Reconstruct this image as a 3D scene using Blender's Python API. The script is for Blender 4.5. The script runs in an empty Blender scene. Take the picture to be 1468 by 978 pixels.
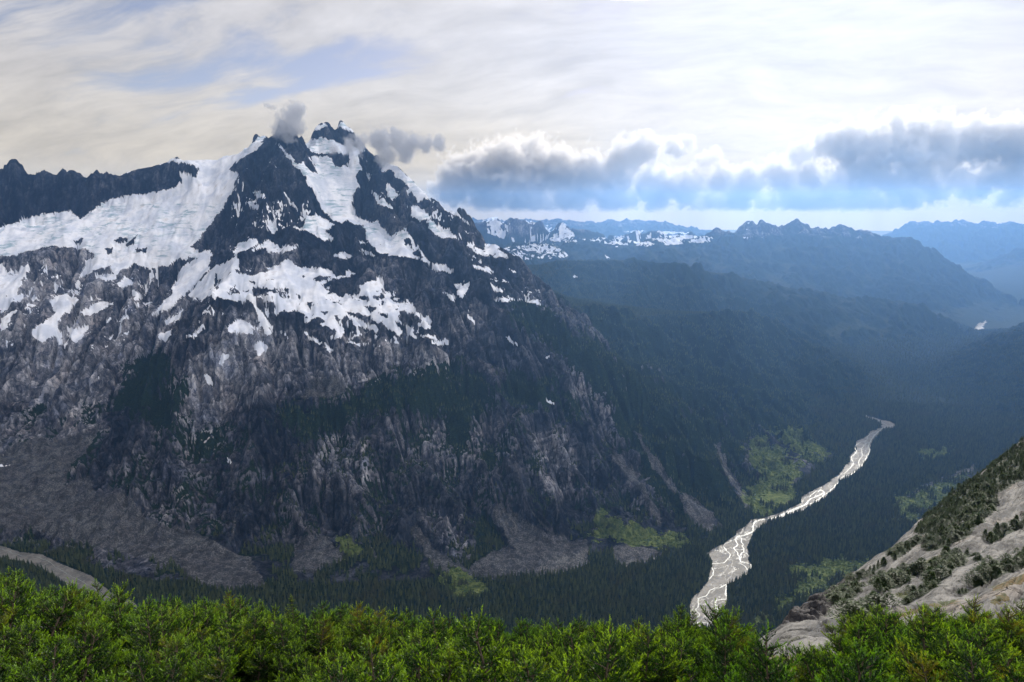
import bpy, math, time, random
import numpy as np
from mathutils import Vector
T0 = time.time()
RNG = np.random.default_rng(7)
D = bpy.data
scene = bpy.context.scene
COL = scene.collection
R = math.radians

# ------------------------------------------------------------------ survey helpers
# the viewpoint: 1000 m above the valley floor, 28 mm lens, looking slightly down
F, CX, CY, PITCH, HC = 1142.0, 734.0, 489.0, R(9.15), 1000.0
CP, SP = math.cos(PITCH), math.sin(PITCH)

def at_y(px, py, Y):
    """point seen in direction (px, py) at distance Y along the valley axis"""
    dx = (np.asarray(px, float) - CX) / F; dy = (CY - np.asarray(py, float)) / F
    yc = CP + dy * SP; zc = -SP + dy * CP
    return np.stack(np.broadcast_arrays(Y * dx / yc, Y * np.ones_like(yc), HC + Y * zc / yc), -1)

def at_z(px, py, z):
    dx = (np.asarray(px, float) - CX) / F; dy = (CY - np.asarray(py, float)) / F
    yc = CP + dy * SP; zc = -SP + dy * CP
    t = (z - HC) / zc
    return np.stack([t * dx, t * yc, np.full_like(t, z)], -1)

def bearing(P):
    """direction of world points as survey coordinates"""
    x = P[..., 0]; y = P[..., 1]; z = P[..., 2] - HC
    fz = y * CP - z * SP
    uz = y * SP + z * CP
    return CX + F * x / fz, CY - F * uz / fz

# ------------------------------------------------------------------ noise
_perm = np.random.default_rng(3).permutation(4096).astype(np.int32)
_perm = np.concatenate([_perm, _perm])
_ang = np.random.default_rng(4).random(4096).astype(np.float32) * 2 * np.pi
_gx, _gy = np.cos(_ang), np.sin(_ang)

def perlin(x, y):
    x = np.asarray(x, np.float64); y = np.asarray(y, np.float64)
    xi = np.floor(x).astype(np.int64); yi = np.floor(y).astype(np.int64)
    xf = (x - xi).astype(np.float32); yf = (y - yi).astype(np.float32)
    xi &= 4095; yi &= 4095
    u = xf * xf * xf * (xf * (xf * 6 - 15) + 10); v = yf * yf * yf * (yf * (yf * 6 - 15) + 10)
    a = _perm[xi]; b = _perm[(xi + 1) & 4095]
    h00 = _perm[a + yi]; h10 = _perm[b + yi]
    y1 = (yi + 1) & 4095
    h01 = _perm[a + y1]; h11 = _perm[b + y1]
    n00 = _gx[h00] * xf + _gy[h00] * yf
    n10 = _gx[h10] * (xf - 1) + _gy[h10] * yf
    n01 = _gx[h01] * xf + _gy[h01] * (yf - 1)
    n11 = _gx[h11] * (xf - 1) + _gy[h11] * (yf - 1)
    n0 = n00 + u * (n10 - n00); n1 = n01 + u * (n11 - n01)
    return (n0 + v * (n1 - n0)) * 1.5

def fbm(x, y, octs=5, gain=.5, lac=2.03):
    s = 0; a = 1; t = 0
    for i in range(octs):
        s = s + a * perlin(x + 17.3 * i, y - 9.1 * i); t += a
        x = x * lac; y = y * lac; a *= gain
    return s / t

def ridged(x, y, octs=5, gain=.5, lac=2.07):
    s = 0; a = 1; t = 0; w = 1
    for i in range(octs):
        n = 1 - np.abs(perlin(x + 31.7 * i, y + 11.9 * i)) * 1.6
        n = n * n
        s = s + a * n * w; t += a
        w = np.clip(n * 1.5, 0, 1)
        x = x * lac; y = y * lac; a *= gain
    return s / t

def sstep(a, b, x):
    t = np.clip((x - a) / (b - a), 0, 1)
    return t * t * (3 - 2 * t)

def resize(a, ny, nx):
    """bilinear resample of a grid (corner aligned)"""
    oy, ox = a.shape
    yy = np.linspace(0, oy - 1, ny); xx = np.linspace(0, ox - 1, nx)
    y0 = np.minimum(yy.astype(int), oy - 2); x0 = np.minimum(xx.astype(int), ox - 2)
    fy = (yy - y0)[:, None]; fx = (xx - x0)[None]
    a0 = a[y0][:, x0] * (1 - fx) + a[y0][:, x0 + 1] * fx
    a1 = a[y0 + 1][:, x0] * (1 - fx) + a[y0 + 1][:, x0 + 1] * fx
    return a0 * (1 - fy) + a1 * fy

def blur(a, n=1):
    for _ in range(n):
        p = np.pad(a, 1, mode='edge')
        a = (p[:-2, 1:-1] + p[2:, 1:-1] + p[1:-1, :-2] + p[1:-1, 2:]) * .125 + a * .5
    return a

def soften(r, px):
    """wide blur of a raster, about px survey pixels"""
    k = 8; s = r[:r.shape[0] // k * k, :r.shape[1] // k * k].reshape(r.shape[0] // k, k, -1, k).mean((1, 3))
    return resize(blur(s, max(1, int((px * 2 / k) ** 2 * 2))), *r.shape).astype(np.float32)

# ------------------------------------------------------------------ polygon rasters (in survey coordinates)
PAD, SC = 100, 2
RW, RH = (1468 + 2 * PAD) * SC, (978 + 2 * PAD) * SC
CROPS = dict(c1=(0, 120, 2.445), c2=(300, 120, 2.445), c3=(600, 180, 3.056), c4=(1000, 180, 3.056),
             c5=(0, 480, 2.329), c6=(420, 480, 2.329), c7=(880, 540, 2.233), z4=(240, 330, 4.892),
             z5=(440, 330, 4.892), r1=(960, 700, 4.655), r2=(1080, 580, 5.43), n1=(1080, 620, 2.876),
             f=(0, 0, 1.0))

def P_(crop, pts):
    ox, oy, s = CROPS[crop]
    p = np.array(pts, float).reshape(-1, 2)
    return p / s + [ox, oy]

def fill(raster, poly, val=1.0):
    """even-odd scanline fill"""
    p = (poly + PAD) * SC
    y0 = max(int(np.floor(p[:, 1].min())), 0); y1 = min(int(np.ceil(p[:, 1].max())), RH - 1)
    q = np.roll(p, -1, 0)
    for y in range(y0, y1 + 1):
        yc = y + .5
        m = (p[:, 1] <= yc) != (q[:, 1] <= yc)
        if not m.any(): continue
        a, b = p[m], q[m]
        xs = np.sort(a[:, 0] + (yc - a[:, 1]) / (b[:, 1] - a[:, 1]) * (b[:, 0] - a[:, 0]))
        for i in range(0, len(xs) - 1, 2):
            x0, x1 = int(max(round(xs[i]), 0)), int(min(round(xs[i + 1]), RW))
            if x1 > x0: raster[y, x0:x1] = val
    return raster

def stroke(raster, line, w, val=1.0):
    """thick polyline; w is a width or one width per point"""
    w = np.broadcast_to(np.asarray(w, float), (len(line),))
    for i in range(len(line) - 1):
        a, b = line[i], line[i + 1]
        d = b - a; L = max(np.hypot(*d), 1e-3); n = np.array([-d[1], d[0]]) / L
        fill(raster, np.array([a + n * w[i] / 2, b + n * w[i + 1] / 2, b - n * w[i + 1] / 2, a - n * w[i] / 2]), val)
        t = np.linspace(0, 2 * np.pi, 9)[:-1]
        fill(raster, b + np.stack([np.cos(t), np.sin(t)], -1) * max(w[i + 1] / 2, .4), val)
    return raster

def raster(): return np.zeros((RH, RW), np.float32)

def lookup(ras, u, v):
    x = np.clip((u + PAD) * SC - .5, 0, RW - 2); y = np.clip((v + PAD) * SC - .5, 0, RH - 2)
    x0 = x.astype(int); y0 = y.astype(int); fx = x - x0; fy = y - y0
    return ((ras[y0, x0] * (1 - fx) + ras[y0, x0 + 1] * fx) * (1 - fy) + (ras[y0 + 1, x0] * (1 - fx) + ras[y0 + 1, x0 + 1] * fx) * fy)

# ------------------------------------------------------------------ scene helpers
def tag(o, label=None, cat=None, group=None, kind=None):
    if label: o['label'] = label
    if cat: o['category'] = cat
    if group: o['group'] = group
    if kind: o['kind'] = kind
    return o

def mesh_np(name, V, Fq, mat=None, smooth=False, parent=None, attrs=None):
    me = D.meshes.new(name)
    V = np.ascontiguousarray(V, np.float32); Fq = np.ascontiguousarray(Fq, np.int32)
    k = Fq.shape[1]
    me.vertices.add(len(V)); me.vertices.foreach_set('co', V.ravel())
    me.loops.add(Fq.size); me.loops.foreach_set('vertex_index', Fq.ravel())
    me.polygons.add(len(Fq))
    me.polygons.foreach_set('loop_start', np.arange(0, Fq.size, k, dtype=np.int32))
    me.polygons.foreach_set('loop_total', np.full(len(Fq), k, np.int32))
    me.polygons.foreach_set('use_smooth', np.full(len(Fq), smooth))
    me.update(calc_edges=True)
    for nm, arr in (attrs or {}).items():
        arr = np.ascontiguousarray(arr, np.float32)
        if arr.ndim == 1:
            at = me.attributes.new(nm, 'FLOAT', 'POINT'); at.data.foreach_set('value', arr)
        else:
            at = me.attributes.new(nm, 'FLOAT_VECTOR', 'POINT'); at.data.foreach_set('vector', arr.ravel())
    if mat: me.materials.append(mat)
    o = D.objects.new(name, me); COL.objects.link(o)
    if parent: o.parent = parent
    return o

def grid_faces(ny, nx):
    i = np.arange(ny * nx).reshape(ny, nx)
    return np.stack([i[:-1, :-1], i[:-1, 1:], i[1:, 1:], i[1:, :-1]], -1).reshape(-1, 4)

class NT:
    """small node-tree builder"""
    def __init__(s, tree): s.t = tree; s.n = tree.nodes; s.l = tree.links
    def node(s, typ, ins=None, **kw):
        n = s.n.new(typ)
        for k, v in kw.items(): setattr(n, k, v)
        for k, v in (ins or {}).items(): s.put(n.inputs[k], v)
        return n
    def put(s, sock, v):
        if hasattr(v, 'default_value') or hasattr(v, 'is_linked'): s.l.new(v, sock)
        elif hasattr(v, 'outputs'): s.l.new(v.outputs[0], sock)
        else: sock.default_value = v
    def math(s, op, a, b=0.0, c=0.0, clamp=False):
        n = s.node('ShaderNodeMath', {0: a, 1: b, 2: c}, operation=op); n.use_clamp = clamp
        return n.outputs[0]
    def mix(s, f, a, b, blend='MIX'):
        n = s.n.new('ShaderNodeMix'); n.data_type = 'RGBA'; n.blend_type = blend
        s.put(n.inputs[0], f)
        s.put(n.inputs[6], a if not isinstance(a, tuple) or len(a) == 4 else (*a, 1))
        s.put(n.inputs[7], b if not isinstance(b, tuple) or len(b) == 4 else (*b, 1))
        return n.outputs[2]
    def noise(s, vec, scale, detail=4, rough=.55, dist=0.0, out=0):
        n = s.node('ShaderNodeTexNoise', {'Scale': scale, 'Detail': detail, 'Roughness': rough, 'Distortion': dist})
        if vec is not None: s.put(n.inputs['Vector'], vec)
        return n.outputs[out]
    def ramp(s, f, stops, interp='LINEAR'):
        n = s.n.new('ShaderNodeValToRGB'); s.put(n.inputs[0], f); cr = n.color_ramp; cr.interpolation = interp
        while len(cr.elements) < len(stops): cr.elements.new(.5)
        for e, (p, c) in zip(cr.elements, stops):
            e.position = p; e.color = (c, c, c, 1) if not isinstance(c, tuple) else (*c, 1)
        return n.outputs[0]
    def rng(s, v, a, b, c=0.0, d=1.0):
        n = s.node('ShaderNodeMapRange', {0: v, 1: a, 2: b, 3: c, 4: d}); n.interpolation_type = 'SMOOTHSTEP'
        return n.outputs[0]
    def attr(s, name, out='Fac'):
        n = s.n.new('ShaderNodeAttribute'); n.attribute_name = name; return n.outputs[out]
    def scale(s, vec, v):
        n = s.n.new('ShaderNodeVectorMath'); n.operation = 'MULTIPLY'; s.put(n.inputs[0], vec); s.put(n.inputs[1], v); return n.outputs[0]

def material(name):
    m = D.materials.new(name); m.use_nodes = True
    for n in list(m.node_tree.nodes): m.node_tree.nodes.remove(n)
    nt = NT(m.node_tree)
    out = nt.n.new('ShaderNodeOutputMaterial')
    return m, nt, out

def principled(nt, out, color, rough=.8, spec=.2, normal=None, **ins):
    b = nt.n.new('ShaderNodeBsdfPrincipled')
    nt.put(b.inputs['Base Color'], (*color, 1) if isinstance(color, tuple) and len(color) == 3 else color)
    nt.put(b.inputs['Roughness'], rough); nt.put(b.inputs['Specular IOR Level'], spec)
    if normal is not None: nt.put(b.inputs['Normal'], normal)
    for k, v in ins.items(): nt.put(b.inputs[k], v)
    nt.l.new(b.outputs[0], out.inputs[0])
    return b
# ------------------------------------------------------------------ what covers the ground where (snow, scree, woods, meadow)
def polyset(adds, subs=()):
    r = raster()
    for c, p in adds: fill(r, P_(c, p))
    for c, p in subs: fill(r, P_(c, p), 0)
    return r
SNOW_ADD = [
 # left glacier
 ('c1', [-300,480, 0,500, 40,492, 100,470, 180,450, 250,448, 282,476, 330,440, 385,405, 440,392, 520,385, 590,370, 640,348, 628,310, 690,328, 700,292, 655,282, 600,270, 590,262, 640,262, 740,262, 850,228, 880,205, 850,250, 800,268, 795,300, 838,312, 812,380, 790,420, 740,490, 700,545, 660,590, 745,585, 735,650, 690,700, 640,745, 590,790, 550,810, 530,810, 600,740, 612,690, 640,640, 690,610, 640,600, 590,640, 560,640, 520,650, 470,630, 420,660, 400,690, 350,690, 330,660, 300,672, 275,678, 330,600, 300,580, 240,575, 200,570, 150,572, 90,590, 60,598, 0,605, -300,600]),
 ('c1', [370,308, 420,312, 480,290, 560,266, 600,264, 600,272, 480,300, 420,322]),
 ('c1', [-300,590, -30,600, -30,660, 0,630, 40,680, 100,632, 105,650, 50,720, 20,745, 50,760, 10,800, -20,790, -300,800]),
 ('c1', [0,820, 60,790, 30,850, 0,870]), ('c1', [40,700, 80,640, 100,640, 60,740, 40,770, 20,760]),
 ('c1', [110,870, 150,840, 190,800, 170,760, 230,735, 272,755, 240,800, 200,840, 215,890, 230,918, 205,915, 190,880, 150,905, 120,890]),
 ('c1', [230,860, 300,850, 325,840, 300,870, 270,910, 245,890]), ('c1', [280,800, 340,765, 400,770, 340,805, 290,815]),
 ('c1', [415,700, 440,672, 465,700, 425,718]), ('c1', [462,715, 500,745, 495,760, 470,750]), ('c1', [262,700, 275,688, 288,708, 265,716]),
 ('c1', [520,665, 535,650, 545,675, 525,682]), ('c1', [420,825, 430,815, 442,825, 430,834]), ('c1', [370,830, 385,815, 392,825, 378,835]),
 ('c1', [580,830, 640,790, 630,820, 590,850]), ('c1', [545,885, 600,860, 585,910, 560,890]), ('c1', [620,600, 640,560, 700,590, 640,620]),
 ('c1', [90,790, 130,775, 100,770]), ('c1', [50,745, 80,735, 75,765, 50,770]), ('c1', [110,750, 150,735, 120,765]),
 ('c1', [660,740, 740,650, 760,640, 800,640, 830,660, 860,720, 790,760, 740,740, 700,760]),
 # steep snow of the summit block
 ('c2', [20,260, 80,235, 150,205, 190,180, 205,170, 175,225, 130,250, 65,300, 105,318, 80,350, 0,360, 0,265]),
 ('c2', [235,205, 260,225, 285,255, 310,285, 330,270, 350,255, 420,250, 440,290, 485,290, 495,240, 520,240, 530,290, 515,330, 530,360, 505,385, 500,420, 520,460, 560,490, 600,515, 650,540, 680,560, 740,600, 760,620, 730,610, 600,598, 560,560, 540,500, 480,480, 460,492, 425,470, 395,440, 380,405, 350,350, 330,310, 300,290, 260,240]),
 ('c2', [340,200, 400,190, 470,215, 540,225, 530,240, 480,245, 440,245, 350,240]),
 ('c2', [250,370, 280,400, 310,440, 330,462, 380,462, 440,490, 410,515, 440,548, 400,550, 340,515, 290,510, 330,500, 335,470, 300,440, 262,390]),
 ('c2', [560,490, 590,480, 640,540, 655,515, 690,505, 720,560, 760,610, 800,635, 850,655, 800,660, 790,640, 750,625, 700,560, 650,560]),
 ('c2', [600,270, 640,255, 655,290, 690,320, 720,340, 760,385, 780,410, 760,405, 730,415, 705,385, 685,340, 650,330, 640,300, 605,310]),
 ('c2', [620,345, 665,385, 640,405, 620,380]), ('c2', [570,375, 640,430, 640,440, 600,430]), ('c2', [545,320, 568,315, 560,340]),
 ('c2', [700,430, 720,425, 760,450, 790,490, 830,510, 875,545, 820,540, 770,510, 765,475, 735,480, 705,460]),
 ('c2', [810,430, 860,440, 890,470, 925,500, 880,470, 840,450]), ('c2', [790,400, 830,440, 870,460, 820,440]),
 ('c2', [900,560, 930,570, 978,600, 940,600]), ('c3', [300,515, 340,520, 390,585, 310,565, 275,550]), ('c3', [235,515, 275,560, 240,545]),
 ('c2', [130,415, 160,413, 180,435, 165,446]), ('c2', [145,380, 180,375, 197,395, 175,402]), ('c2', [100,560, 165,545, 170,560, 120,580, 85,610, 90,580]),
 ('c2', [150,580, 210,548, 245,570, 250,585, 318,570, 300,580, 250,592, 205,590, 190,575, 150,592]),
 ('c2', [435,600, 480,593, 503,608, 470,618]), ('c2', [215,510, 232,495, 252,515, 235,522]), ('c2', [478,655, 515,665, 485,682]),
 ('c2', [520,550, 560,560, 530,560]), ('c2', [530,580, 590,605, 545,600]),
 ('c2', [350,160, 400,140, 420,145, 370,165]), ('c2', [450,150, 465,135, 530,180, 500,170]),
 # the terraced snow field on the front face
 ('z4', [175,470, 230,385, 290,285, 370,240, 460,200, 490,180, 500,260, 520,310, 560,310, 640,300, 700,280, 760,250, 790,240, 800,205, 860,210, 880,240, 940,265, 1050,260, 1100,290, 1150,290, 1174,300, 1174,640, 1120,660, 1080,640, 1040,600, 960,590, 900,560, 840,590, 820,560, 790,570, 760,600, 745,590, 760,520, 700,500, 640,470, 600,480, 620,530, 660,580, 740,660, 735,730, 700,735, 670,690, 640,640, 610,560, 580,500, 520,500, 430,490, 420,440, 370,450, 340,480, 300,440, 230,470]),
 ('z5', [-20,260, 60,255, 120,275, 175,290, 180,320, 260,320, 345,295, 340,310, 290,335, 240,330, 130,370, 130,420, 160,460, 240,480, 262,450, 330,465, 365,440, 362,385, 380,385, 400,395, 420,360, 490,355, 490,330, 540,330, 540,400, 530,430, 580,450, 590,500, 660,510, 720,505, 750,550, 800,600, 780,610, 730,580, 660,570, 650,600, 640,620, 690,680, 660,660, 610,630, 610,650, 640,690, 665,715, 640,745, 590,700, 530,640, 480,660, 440,600, 380,590, 330,600, 400,650, 490,680, 520,720, 490,770, 480,720, 400,680, 350,670, 390,730, 360,735, 340,680, 300,610, 270,600, 250,640, 270,690, 240,740, 240,810, 235,750, 180,765, 200,690, 90,660, 190,600, 60,620, -20,660]),
 ('z4', [415,680, 520,620, 600,680, 600,735, 480,725, 420,715]), ('z4', [610,810, 635,765, 650,805, 700,810, 690,850, 640,850, 625,900, 615,850]),
 ('z4', [465,190, 490,140, 520,150, 500,170, 480,200]), ('z4', [510,110, 560,65, 630,60, 630,100, 560,135, 515,150]),
 ('z4', [945,700, 1010,740, 1060,780, 1130,810, 1174,855, 1100,800, 990,760]), ('z5', [-10,700, 40,750, 100,790, 190,840, 180,855, 110,810, 20,760]),
 ('z5', [185,180, 260,158, 322,180, 280,205, 240,200]), ('z5', [380,135, 440,160, 500,180, 450,185, 400,165]), ('z5', [270,275, 345,300, 290,335, 270,320]),
 ('z5', [765,650, 820,650, 850,600, 870,640, 870,670, 800,690]), ('z5', [700,690, 740,670, 770,720, 740,710, 790,785, 700,720]), ('z5', [795,740, 850,728, 900,765, 840,758]),
 ('z5', [875,785, 925,800, 930,770, 985,775, 1000,815, 950,805, 880,800]), ('z5', [240,780, 300,778, 420,795, 540,825, 400,805, 360,805]),
 ('z5', [940,435, 990,455, 1060,480, 1050,495, 990,475]), ('z5', [1035,380, 1080,390, 1130,375, 1120,410, 1085,470, 1065,460, 1060,420]),
 ('z5', [895,235, 960,235, 1020,275, 1000,290, 930,270, 900,290, 885,260]), ('z5', [1145,580, 1174,600, 1174,650, 1140,630]),
 ('z5', [1115,95, 1174,130, 1174,145, 1130,115]),
 ('z4', [730,0, 800,0, 780,12]), ('z4', [805,110, 930,105, 810,145]), ('z4', [125,740, 170,735, 210,700, 265,670, 270,695, 215,730, 165,750, 135,752]),
 ('z4', [240,590, 270,555, 290,590]), ('z4', [300,520, 335,580, 320,608, 310,570]), ('z4', [800,700, 865,770, 850,765, 800,715]),
 # scattered scraps on the right flank
 ('c3', [155,695, 220,690, 195,740, 180,755, 175,715]), ('c3', [100,730, 150,740, 178,765, 130,755]), ('c3', [330,755, 400,757, 460,765, 400,770, 335,765]),
 ('c3', [465,765, 540,772, 540,782, 480,775]), ('c3', [305,682, 350,710, 365,740, 340,725]), ('c3', [222,820, 252,850, 250,870, 222,850]),
 ('c3', [240,612, 300,620, 355,660, 290,635, 245,628]), ('c3', [365,670, 405,692, 380,690]), ('c3', [390,625, 445,645, 420,643]), ('c3', [515,715, 540,725, 520,727]),
 ('c3', [375,925, 410,935, 448,965, 420,955]), ('c3', [0,880, 40,830, 58,880, 10,885]), ('c3', [5,920, 70,915, 80,940, 30,930]), ('c3', [60,945, 130,940, 140,965, 90,968]),
 ('c3', [672,655, 698,660, 680,665]), ('c3', [845,500, 900,520, 870,535]), ('c3', [810,548, 845,580, 820,580]),
 ('c6', [835,205, 872,235, 845,225]), ('c6', [708,5, 760,38, 720,20]), ('c6', [845,68, 862,75, 848,80]),
 ('c5', [685,128, 700,130, 710,178, 695,160]), ('c5', [760,400, 776,430, 768,432]), ('c5', [325,140, 348,150, 340,158]),
 ('c5', [0,440, 35,430, 0,447]), ('c5', [5,500, 50,440, 12,490]), ('c5', [850,40, 870,15, 893,40, 862,78]), ('c5', [728,95, 750,62, 762,75, 740,102]),
 # far peaks
 ('c4', [345,450, 410,510, 405,520, 375,500]), ('c4', [130,450, 240,425, 235,455, 180,455]), ('c4', [195,490, 232,492, 200,498]), ('c4', [0,490, 55,480, 40,500, 0,505]),
 ('c3', [900,465, 960,458, 1190,468, 1190,476, 1000,478, 920,475]), ('c3', [930,490, 1000,480, 1070,500, 1030,520, 960,520, 910,510]),
]
SNOW_SUB = [
 ('c1', [255,550, 290,540, 292,555, 265,562]), ('c1', [395,545, 440,538, 442,555, 410,557]), ('c1', [440,560, 480,530, 475,560, 445,572]), ('c1', [470,580, 520,575, 515,590, 480,592]),
 ('c1', [320,655, 385,640, 395,665, 350,672]), ('c1', [365,580, 395,578, 390,598, 370,598]),
 ('z4', [590,400, 760,410, 770,440, 600,465]), ('z4', [770,400, 860,400, 870,480, 790,470]), ('z4', [420,410, 500,380, 500,440, 440,450]), ('z4', [340,290, 370,350, 350,410, 330,400]),
 ('z4', [965,510, 1015,500, 1010,560]), ('z4', [1065,565, 1125,575, 1100,600]), ('z4', [470,280, 515,290, 490,310]), ('z4', [890,450, 930,470, 920,490]), ('z4', [580,355, 615,370, 600,390]),
 ('z4', [1010,340, 1145,325, 1140,345, 1020,360]), ('z4', [1080,370, 1174,350, 1174,450, 1130,450]), ('z4', [690,500, 750,490, 740,530]), ('z4', [520,430, 560,420, 560,450]),
 ('z5', [370,460, 430,455, 430,500, 390,500]), ('z5', [455,450, 550,445, 540,480, 480,480]), ('z5', [390,530, 450,530, 490,560, 440,580]), ('z5', [500,575, 570,580, 580,610, 540,600]),
 ('z5', [190,500, 240,510, 230,530, 200,520]), ('z5', [270,570, 360,575, 420,610, 400,630, 300,590]), ('z5', [90,570, 140,575, 130,595]), ('z5', [0,505, 35,520, 25,560]), ('z5', [190,610, 235,600, 240,680]),
 ('z5', [675,60, 720,60, 725,95, 690,85]), ('z5', [725,150, 790,150, 820,190, 760,180]), ('z5', [510,480, 540,500, 520,540]),
 ('c2', [410,245, 450,240, 485,260, 470,280, 440,275]), ('c2', [300,240, 350,230, 380,320, 350,300]),
]
snow_r = polyset(SNOW_ADD, SNOW_SUB)
# half-covered ground: scattered patches
sp_r = raster()
for c, p in [('c1', [0,600, 600,640, 640,760, 520,900, 300,940, 0,930]), ('z4', [120,760, 300,430, 480,200, 700,280, 1174,300, 1174,860, 900,700, 600,760, 300,620]),
             ('z5', [0,260, 540,330, 820,600, 1000,820, 700,800, 0,760]), ('c2', [520,230, 640,250, 800,410, 978,560, 978,600, 800,500, 640,470, 540,300]), ('c2', [130,200, 380,420, 330,480, 60,600, 60,420]),
             ('c3', [210,520, 450,680, 560,790, 400,760, 230,640])]:
    fill(sp_r, P_(c, p))
sp_r = blur(sp_r, 10)
far_r = raster()                     # distant snowy hills
for c, p in [('c3', [250,400, 460,400, 540,440, 640,425, 700,500, 690,520, 560,500, 440,520, 300,470]), ('c3', [350,540, 480,520, 600,520, 660,570, 600,590, 560,580, 420,600, 360,580]),
             ('c3', [700,500, 900,480, 1180,480, 1290,490, 1290,510, 1000,530, 840,520])]:
    fill(far_r, P_(c, p))
far_r = blur(far_r, 6)

scree_r = polyset([
 ('c5', [-300,420, 0,405, 60,360, 150,335, 160,360, 230,340, 330,300, 330,340, 230,440, 210,500, 300,470, 330,540, 420,520, 470,600, 560,640, 640,650, 720,720, 830,740, 890,840, 800,850, 700,850, 560,760, 470,745, 380,720, 250,700, 120,655, 0,650, -300,650]),
 ('c6', [640,575, 700,560, 800,640, 900,680, 985,690, 990,770, 900,790, 780,805, 690,812, 600,800, 600,770, 700,700, 740,720]),
 ('c6', [385,650, 420,640, 470,720, 560,770, 650,810, 690,815, 640,815, 540,780, 470,770]), ('c6', [0,705, 60,660, 130,680, 180,750, 80,790, 0,790]),
 ('c6', [60,150, 140,130, 190,190, 110,210, 30,215]), ('c7', [205,370, 240,380, 320,440, 350,480, 300,495, 240,460]), ('c7', [60,165, 90,190, 210,370, 190,375, 110,260]),
 ('c7', [320,210, 345,220, 370,300, 425,375, 435,440, 415,410, 360,320]), ('c7', [0,225, 60,290, 130,400, 165,470, 140,470, 70,350, 0,270]),
 ('c7', [0,540, 60,540, 180,560, 100,600, 0,605]), ('c7', [440,390, 520,370, 590,395, 560,410, 480,400]),
 ('c7', [860,430, 980,350, 1160,280, 1150,300, 1000,350, 1010,345]), ('c5', [640,650, 700,680, 800,740, 890,850, 800,850, 720,830]),
])
for c_, w_, p_ in [('c6', [3, 5, 9], [210,560, 225,660, 285,745]), ('c6', [3, 6, 8, 4], [385,650, 440,710, 480,770, 560,810]), ('c6', [3, 5, 4], [540,740, 590,790, 690,815]), ('c6', [2, 5, 7], [780,585, 860,660, 960,710]),
                 ('c5', [2, 4, 12], [795,580, 790,620, 770,680]), ('c5', [2, 4, 6], [930,655, 990,700, 1040,730]), ('c5', [2, 3, 3], [765,400, 780,450, 785,520]), ('c5', [2, 3, 2], [165,180, 150,260, 148,262]),
                 ('c5', [2, 3, 3], [270,180, 235,270, 215,310]), ('c6', [2, 6, 8, 8], [1020,290, 1050,340, 1085,400, 1118,430]), ('c6', [2, 4, 5], [820,330, 830,400, 850,450]), ('c6', [2, 4, 4], [715,340, 735,390, 760,500]),
                 ('c6', [2, 4, 6], [840,500, 880,560, 885,620]), ('c6', [2, 4, 5], [420,540, 430,590, 455,640]), ('c6', [2, 3, 3], [985,570, 1000,600, 1020,640]), ('c7', [2, 3, 3], [360,55, 400,90, 420,110])]:
    q_ = P_(c_, p_); stroke(scree_r, q_, np.array(w_[:len(q_)], float) / 2.2)
scree_r = blur(scree_r, 10)
green_r = polyset([          # brighter grass and alder
 ('c7', [470,140, 540,150, 620,185, 700,240, 690,275, 620,260, 540,210]), ('c7', [420,200, 480,190, 560,250, 640,300, 560,330, 500,330, 440,280]), ('c7', [460,330, 560,320, 600,380, 520,430, 450,450, 400,340]),
 ('c7', [520,355, 575,355, 585,400, 530,380]), ('c7', [880,400, 960,350, 1150,300, 1150,340, 1060,400, 980,440, 960,480, 900,440]),
 ('c7', [860,565, 870,590, 780,640, 720,650, 640,700, 560,740, 480,800, 420,800, 430,770, 520,720, 590,680, 600,650, 520,640, 560,600, 650,575, 760,570]),
 ('c7', [940,235, 1000,220, 1120,205, 1110,240, 1000,270, 950,260]), ('c6', [460,800, 560,770, 640,820, 690,820, 640,870, 520,860]), ('c6', [120,660, 180,650, 260,720, 180,740]),
 ('c7', [0,440, 100,470, 200,480, 260,520, 200,555, 0,530]), ('c6', [1000,560, 1118,620, 1118,700, 1010,690]), ('c7', [700,260, 760,250, 745,280, 720,290]),
])
green_r = soften(green_r, 12)
veg_r = polyset([            # dark scrub on the face
 ('c6', [0,210, 110,220, 190,180, 260,130, 340,100, 420,110, 500,80, 560,60, 640,140, 740,80, 800,150, 850,100, 960,220, 1000,280, 960,330, 900,260, 820,260, 740,240, 660,280, 560,270, 480,290, 400,270, 330,270, 250,260, 240,330, 130,330, 0,340]),
 ('c5', [430,60, 540,30, 650,150, 620,230, 560,330, 470,320, 460,250, 360,260, 360,200, 400,130]), ('c5', [910,200, 1048,210, 1048,400, 960,330, 920,280]),
 ('c6', [590,600, 680,570, 720,660, 750,740, 620,770, 570,700]), ('c6', [530,240, 600,300, 590,380, 550,420, 520,330]), ('c6', [780,400, 850,420, 830,520, 790,470]),
 ('c6', [200,680, 300,660, 400,690, 440,760, 420,800, 300,790, 220,740]),
 ('c7', [0,0, 380,0, 470,140, 400,250, 460,450, 400,500, 300,340, 200,300, 0,160]), ('c7', [480,0, 1313,0, 1313,230, 1000,350, 850,460, 780,560, 560,580, 430,640, 440,470, 600,400, 700,340, 850,160, 700,120, 560,130]),
 ('f', [700,420, 780,435, 1000,560, 1100,700, 1000,780, 900,660, 860,560, 740,480]),
])
veg_r = soften(veg_r, 16)

# ------------------------------------------------------------------ big terrain: ridges, ribs and valley lines in 3D
LINES = []
def L(*pts, Y=None):
    """polyline of (px, py, Y)"""
    LINES.append(np.array([at_y(p[0], p[1], float(p[2] if len(p) > 2 else Y)) for p in pts]))
def LZ(z, *pts):
    LINES.append(np.array([at_z(p[0], p[1], float(p[2]) if len(p) > 2 else float(z)) for p in pts]))
def LW(*pts):
    LINES.append(np.array(pts, float))

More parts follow.
